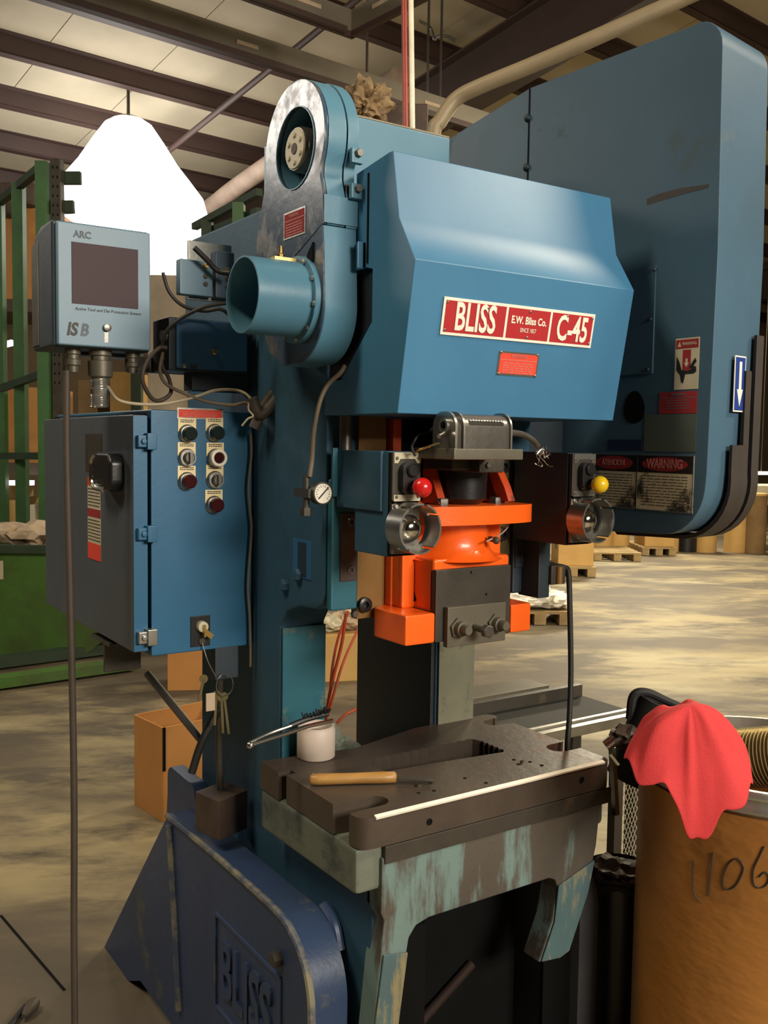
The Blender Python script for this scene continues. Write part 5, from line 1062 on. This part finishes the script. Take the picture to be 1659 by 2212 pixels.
tag(B().tube(q, .024, 14).build('flexible_conduit', conduit_m, smooth=70), 'thick tan conduit bending up over the flywheel guard', 'conduit')
q0 = Vector((8.784, 10.278, 6.949)); 
cable('ceiling_wire', [(7.357, 9.372, 6.374), (7.447, 9.306, 6.315), (7.563, 9.230, 6.323), (7.682, 9.163, 6.463), (7.780, 9.115, 6.658)], .012, hose_red, 'red wire sagging on the brown rafter', 'wire')
cable('ceiling_wire', [(5.683, 8.021, 5.711), (5.776, 7.953, 5.644), (5.803, 7.925, 5.531), (5.830, 7.908, 5.554), (5.907, 7.858, 5.564), (5.982, 7.805, 5.520)], .014, steel_mid, 'grey wire looped on a purlin near the rafter', 'wire')
# wad of insulation hanging by the bus duct
wl_ = Vector((3.089, 4.859, 3.514))
tag(crumple((wl_.x, wl_.y, wl_.z-.12), .13, .10, .12, mat('insulation_wad', (.42, .30, .15), (.16, .10, .06), rough=.8, sc=14), 'insulation_wad', 44, 4, .7), 'ragged tan wad of insulation and wire behind the press head', 'wad')
tag(fb((3.150, 4.925, 3.344), (3.441, 4.748, 3.555), .2, brown_rust, 'roof_bracket', bev=.01), 'brown steel bracket box under the bus duct behind the press head', 'bracket')

# ------------------------------------------------------------------ far row on the right
def pallet(A_, w, d, lab, u=RT):
    A_ = Vector(A_); n = Vector((-u.y, u.x, 0)); T = thing('wooden_pallet', A_, lab, 'pallet', 'pallets along the far wall')
    for k in range(3): B().obox(A_+u*(.06+(w-.12)*k/2)+n*d/2+Vector((0, 0, .05)), u, n, (0, 0, 1), .05, d/2, .045).build('stringer', pallet_w, T)
    for k in range(5): B().obox(A_+u*w/2+n*(.07+(d-.14)*k/4)+Vector((0, 0, .107)), u, n, (0, 0, 1), w/2, .06, .011).build('deck_board', pallet_w, T)
    return T
def fdrum(base, r, h, m, lab):
    base = Vector(base); T = thing('storage_drum', base, lab, 'drum', 'drums along the far wall')
    B().lathe(base, (0, 0, 1), [(0, r), (h, r)], 24).build('body', m, T); B().lathe(base+Vector((0, 0, h)), (0, 0, 1), [(0, r*1.02), (.03, r*1.02), (.035, r*.9)], 24).build('lid', card, T); return T
def up(p, z): return Vector((p[0], p[1], z))
pallet((7.872, 8.256, 0.000), .55, .8, 'wooden pallet under the marked carton beyond the ram')
T, o, u, n = carton(up((8.041, 8.301, 0.000), 0), -34, .42, .5, .40, card, 'pale carton with marker writing on a pallet right of the ram', 'far cartons', z=.12)
b = B(); b.obox(o+n*.18-u*.002+Vector((0, 0, .25)), n, u, (0, 0, 1), .05, .001, .07); b.build('marker_writing', faded_print, T)
pallet((9.479, 9.116, 0.000), .65, .9, 'wooden pallet under two tan rolls at the far wall')
for i, p in enumerate(((10.117, 9.502, 0.000), (10.380, 9.432, 0.000))): fdrum(up(p, .12)+BK*.25, .155, .62, card, ('tan drum left on the far pallet', 'tan drum right on the far pallet')[i])
pallet((10.592, 9.263, 0.000), .5, .9, 'wooden pallet under the square far carton')
carton(up((10.720, 9.324, 0.000), 0), -34, .42, .6, .52, card, 'square tan carton on the far pallet beside drums', 'far cartons', z=.12)
for p, r, h, mm, lab in (((11.382, 9.318, 0.000), .13, .85, card, 'pale tan drum left of the black far drum'), ((11.536, 9.175, 0.000), .155, .80, black, 'black drum between the tan far drums'), ((11.753, 9.001, 0.000), .16, .85, card, 'tan drum right of the black far drum'), ((12.170, 8.792, 0.000), .165, .85, card, 'tan drum near the right edge of the far row'), ((12.332, 8.580, 0.000), .16, .85, card_in, 'brown drum last at the right edge of the far row')): fdrum(up(p, 0)+BK*.2, r, h, mm, lab)
tag(fb((12.566, 9.138, 0.686), (13.305, 8.670, 0.979), .8, sign_clean, 'flat_carton', bev=.01), 'flat cream carton lying on the far drums at right edge', 'carton')
s0_, s1_ = Vector((13.104, 9.302, 1.155), ), Vector((13.676, 8.921, 1.165), )
sl_ = thing('strip_light', s0_, 'glowing strip light at the right edge beyond the guard', 'light'); B().bar(s0_, s1_, .06, .05).build('tube', tube_glow, sl_)
for q in (s0_.lerp(s1_, .2), s0_.lerp(s1_, .8)): B().cyl(q+Vector((0, 0, .02)), (q.x, q.y, roof(q.dot(BY))-.02), .008, n=6).build('hanger_rod', steel_dark, sl_)
# bagged goods on a pallet beyond the ram
pp = (5.438, 6.200, 0.000)
pallet(pp, .55, .5, 'wooden pallet under the white bags beyond the ram')
for i in range(3):
    q = Vector(pp)+RT*(.15+.13*i)+BK*(.18+.02*i); tag(crumple((q.x, q.y, .118+(.0 if i != 1 else .0)), .16, .17, .075+.03*(i == 1), plastic_wrap, 'white_bag', 60+i, 3, .35), ('white plastic bag left on the pallet beyond the ram', 'taller white plastic bag in the middle of the pallet beyond the ram', 'white plastic bag right on the pallet beyond the ram')[i], 'bag', 'white bags on a pallet')
tag(fb((5.822, 6.438, -0.000), (5.787, 6.162, 0.383), .3, sign_clean, 'paper_carton'), 'small white carton behind the white bags', 'carton')
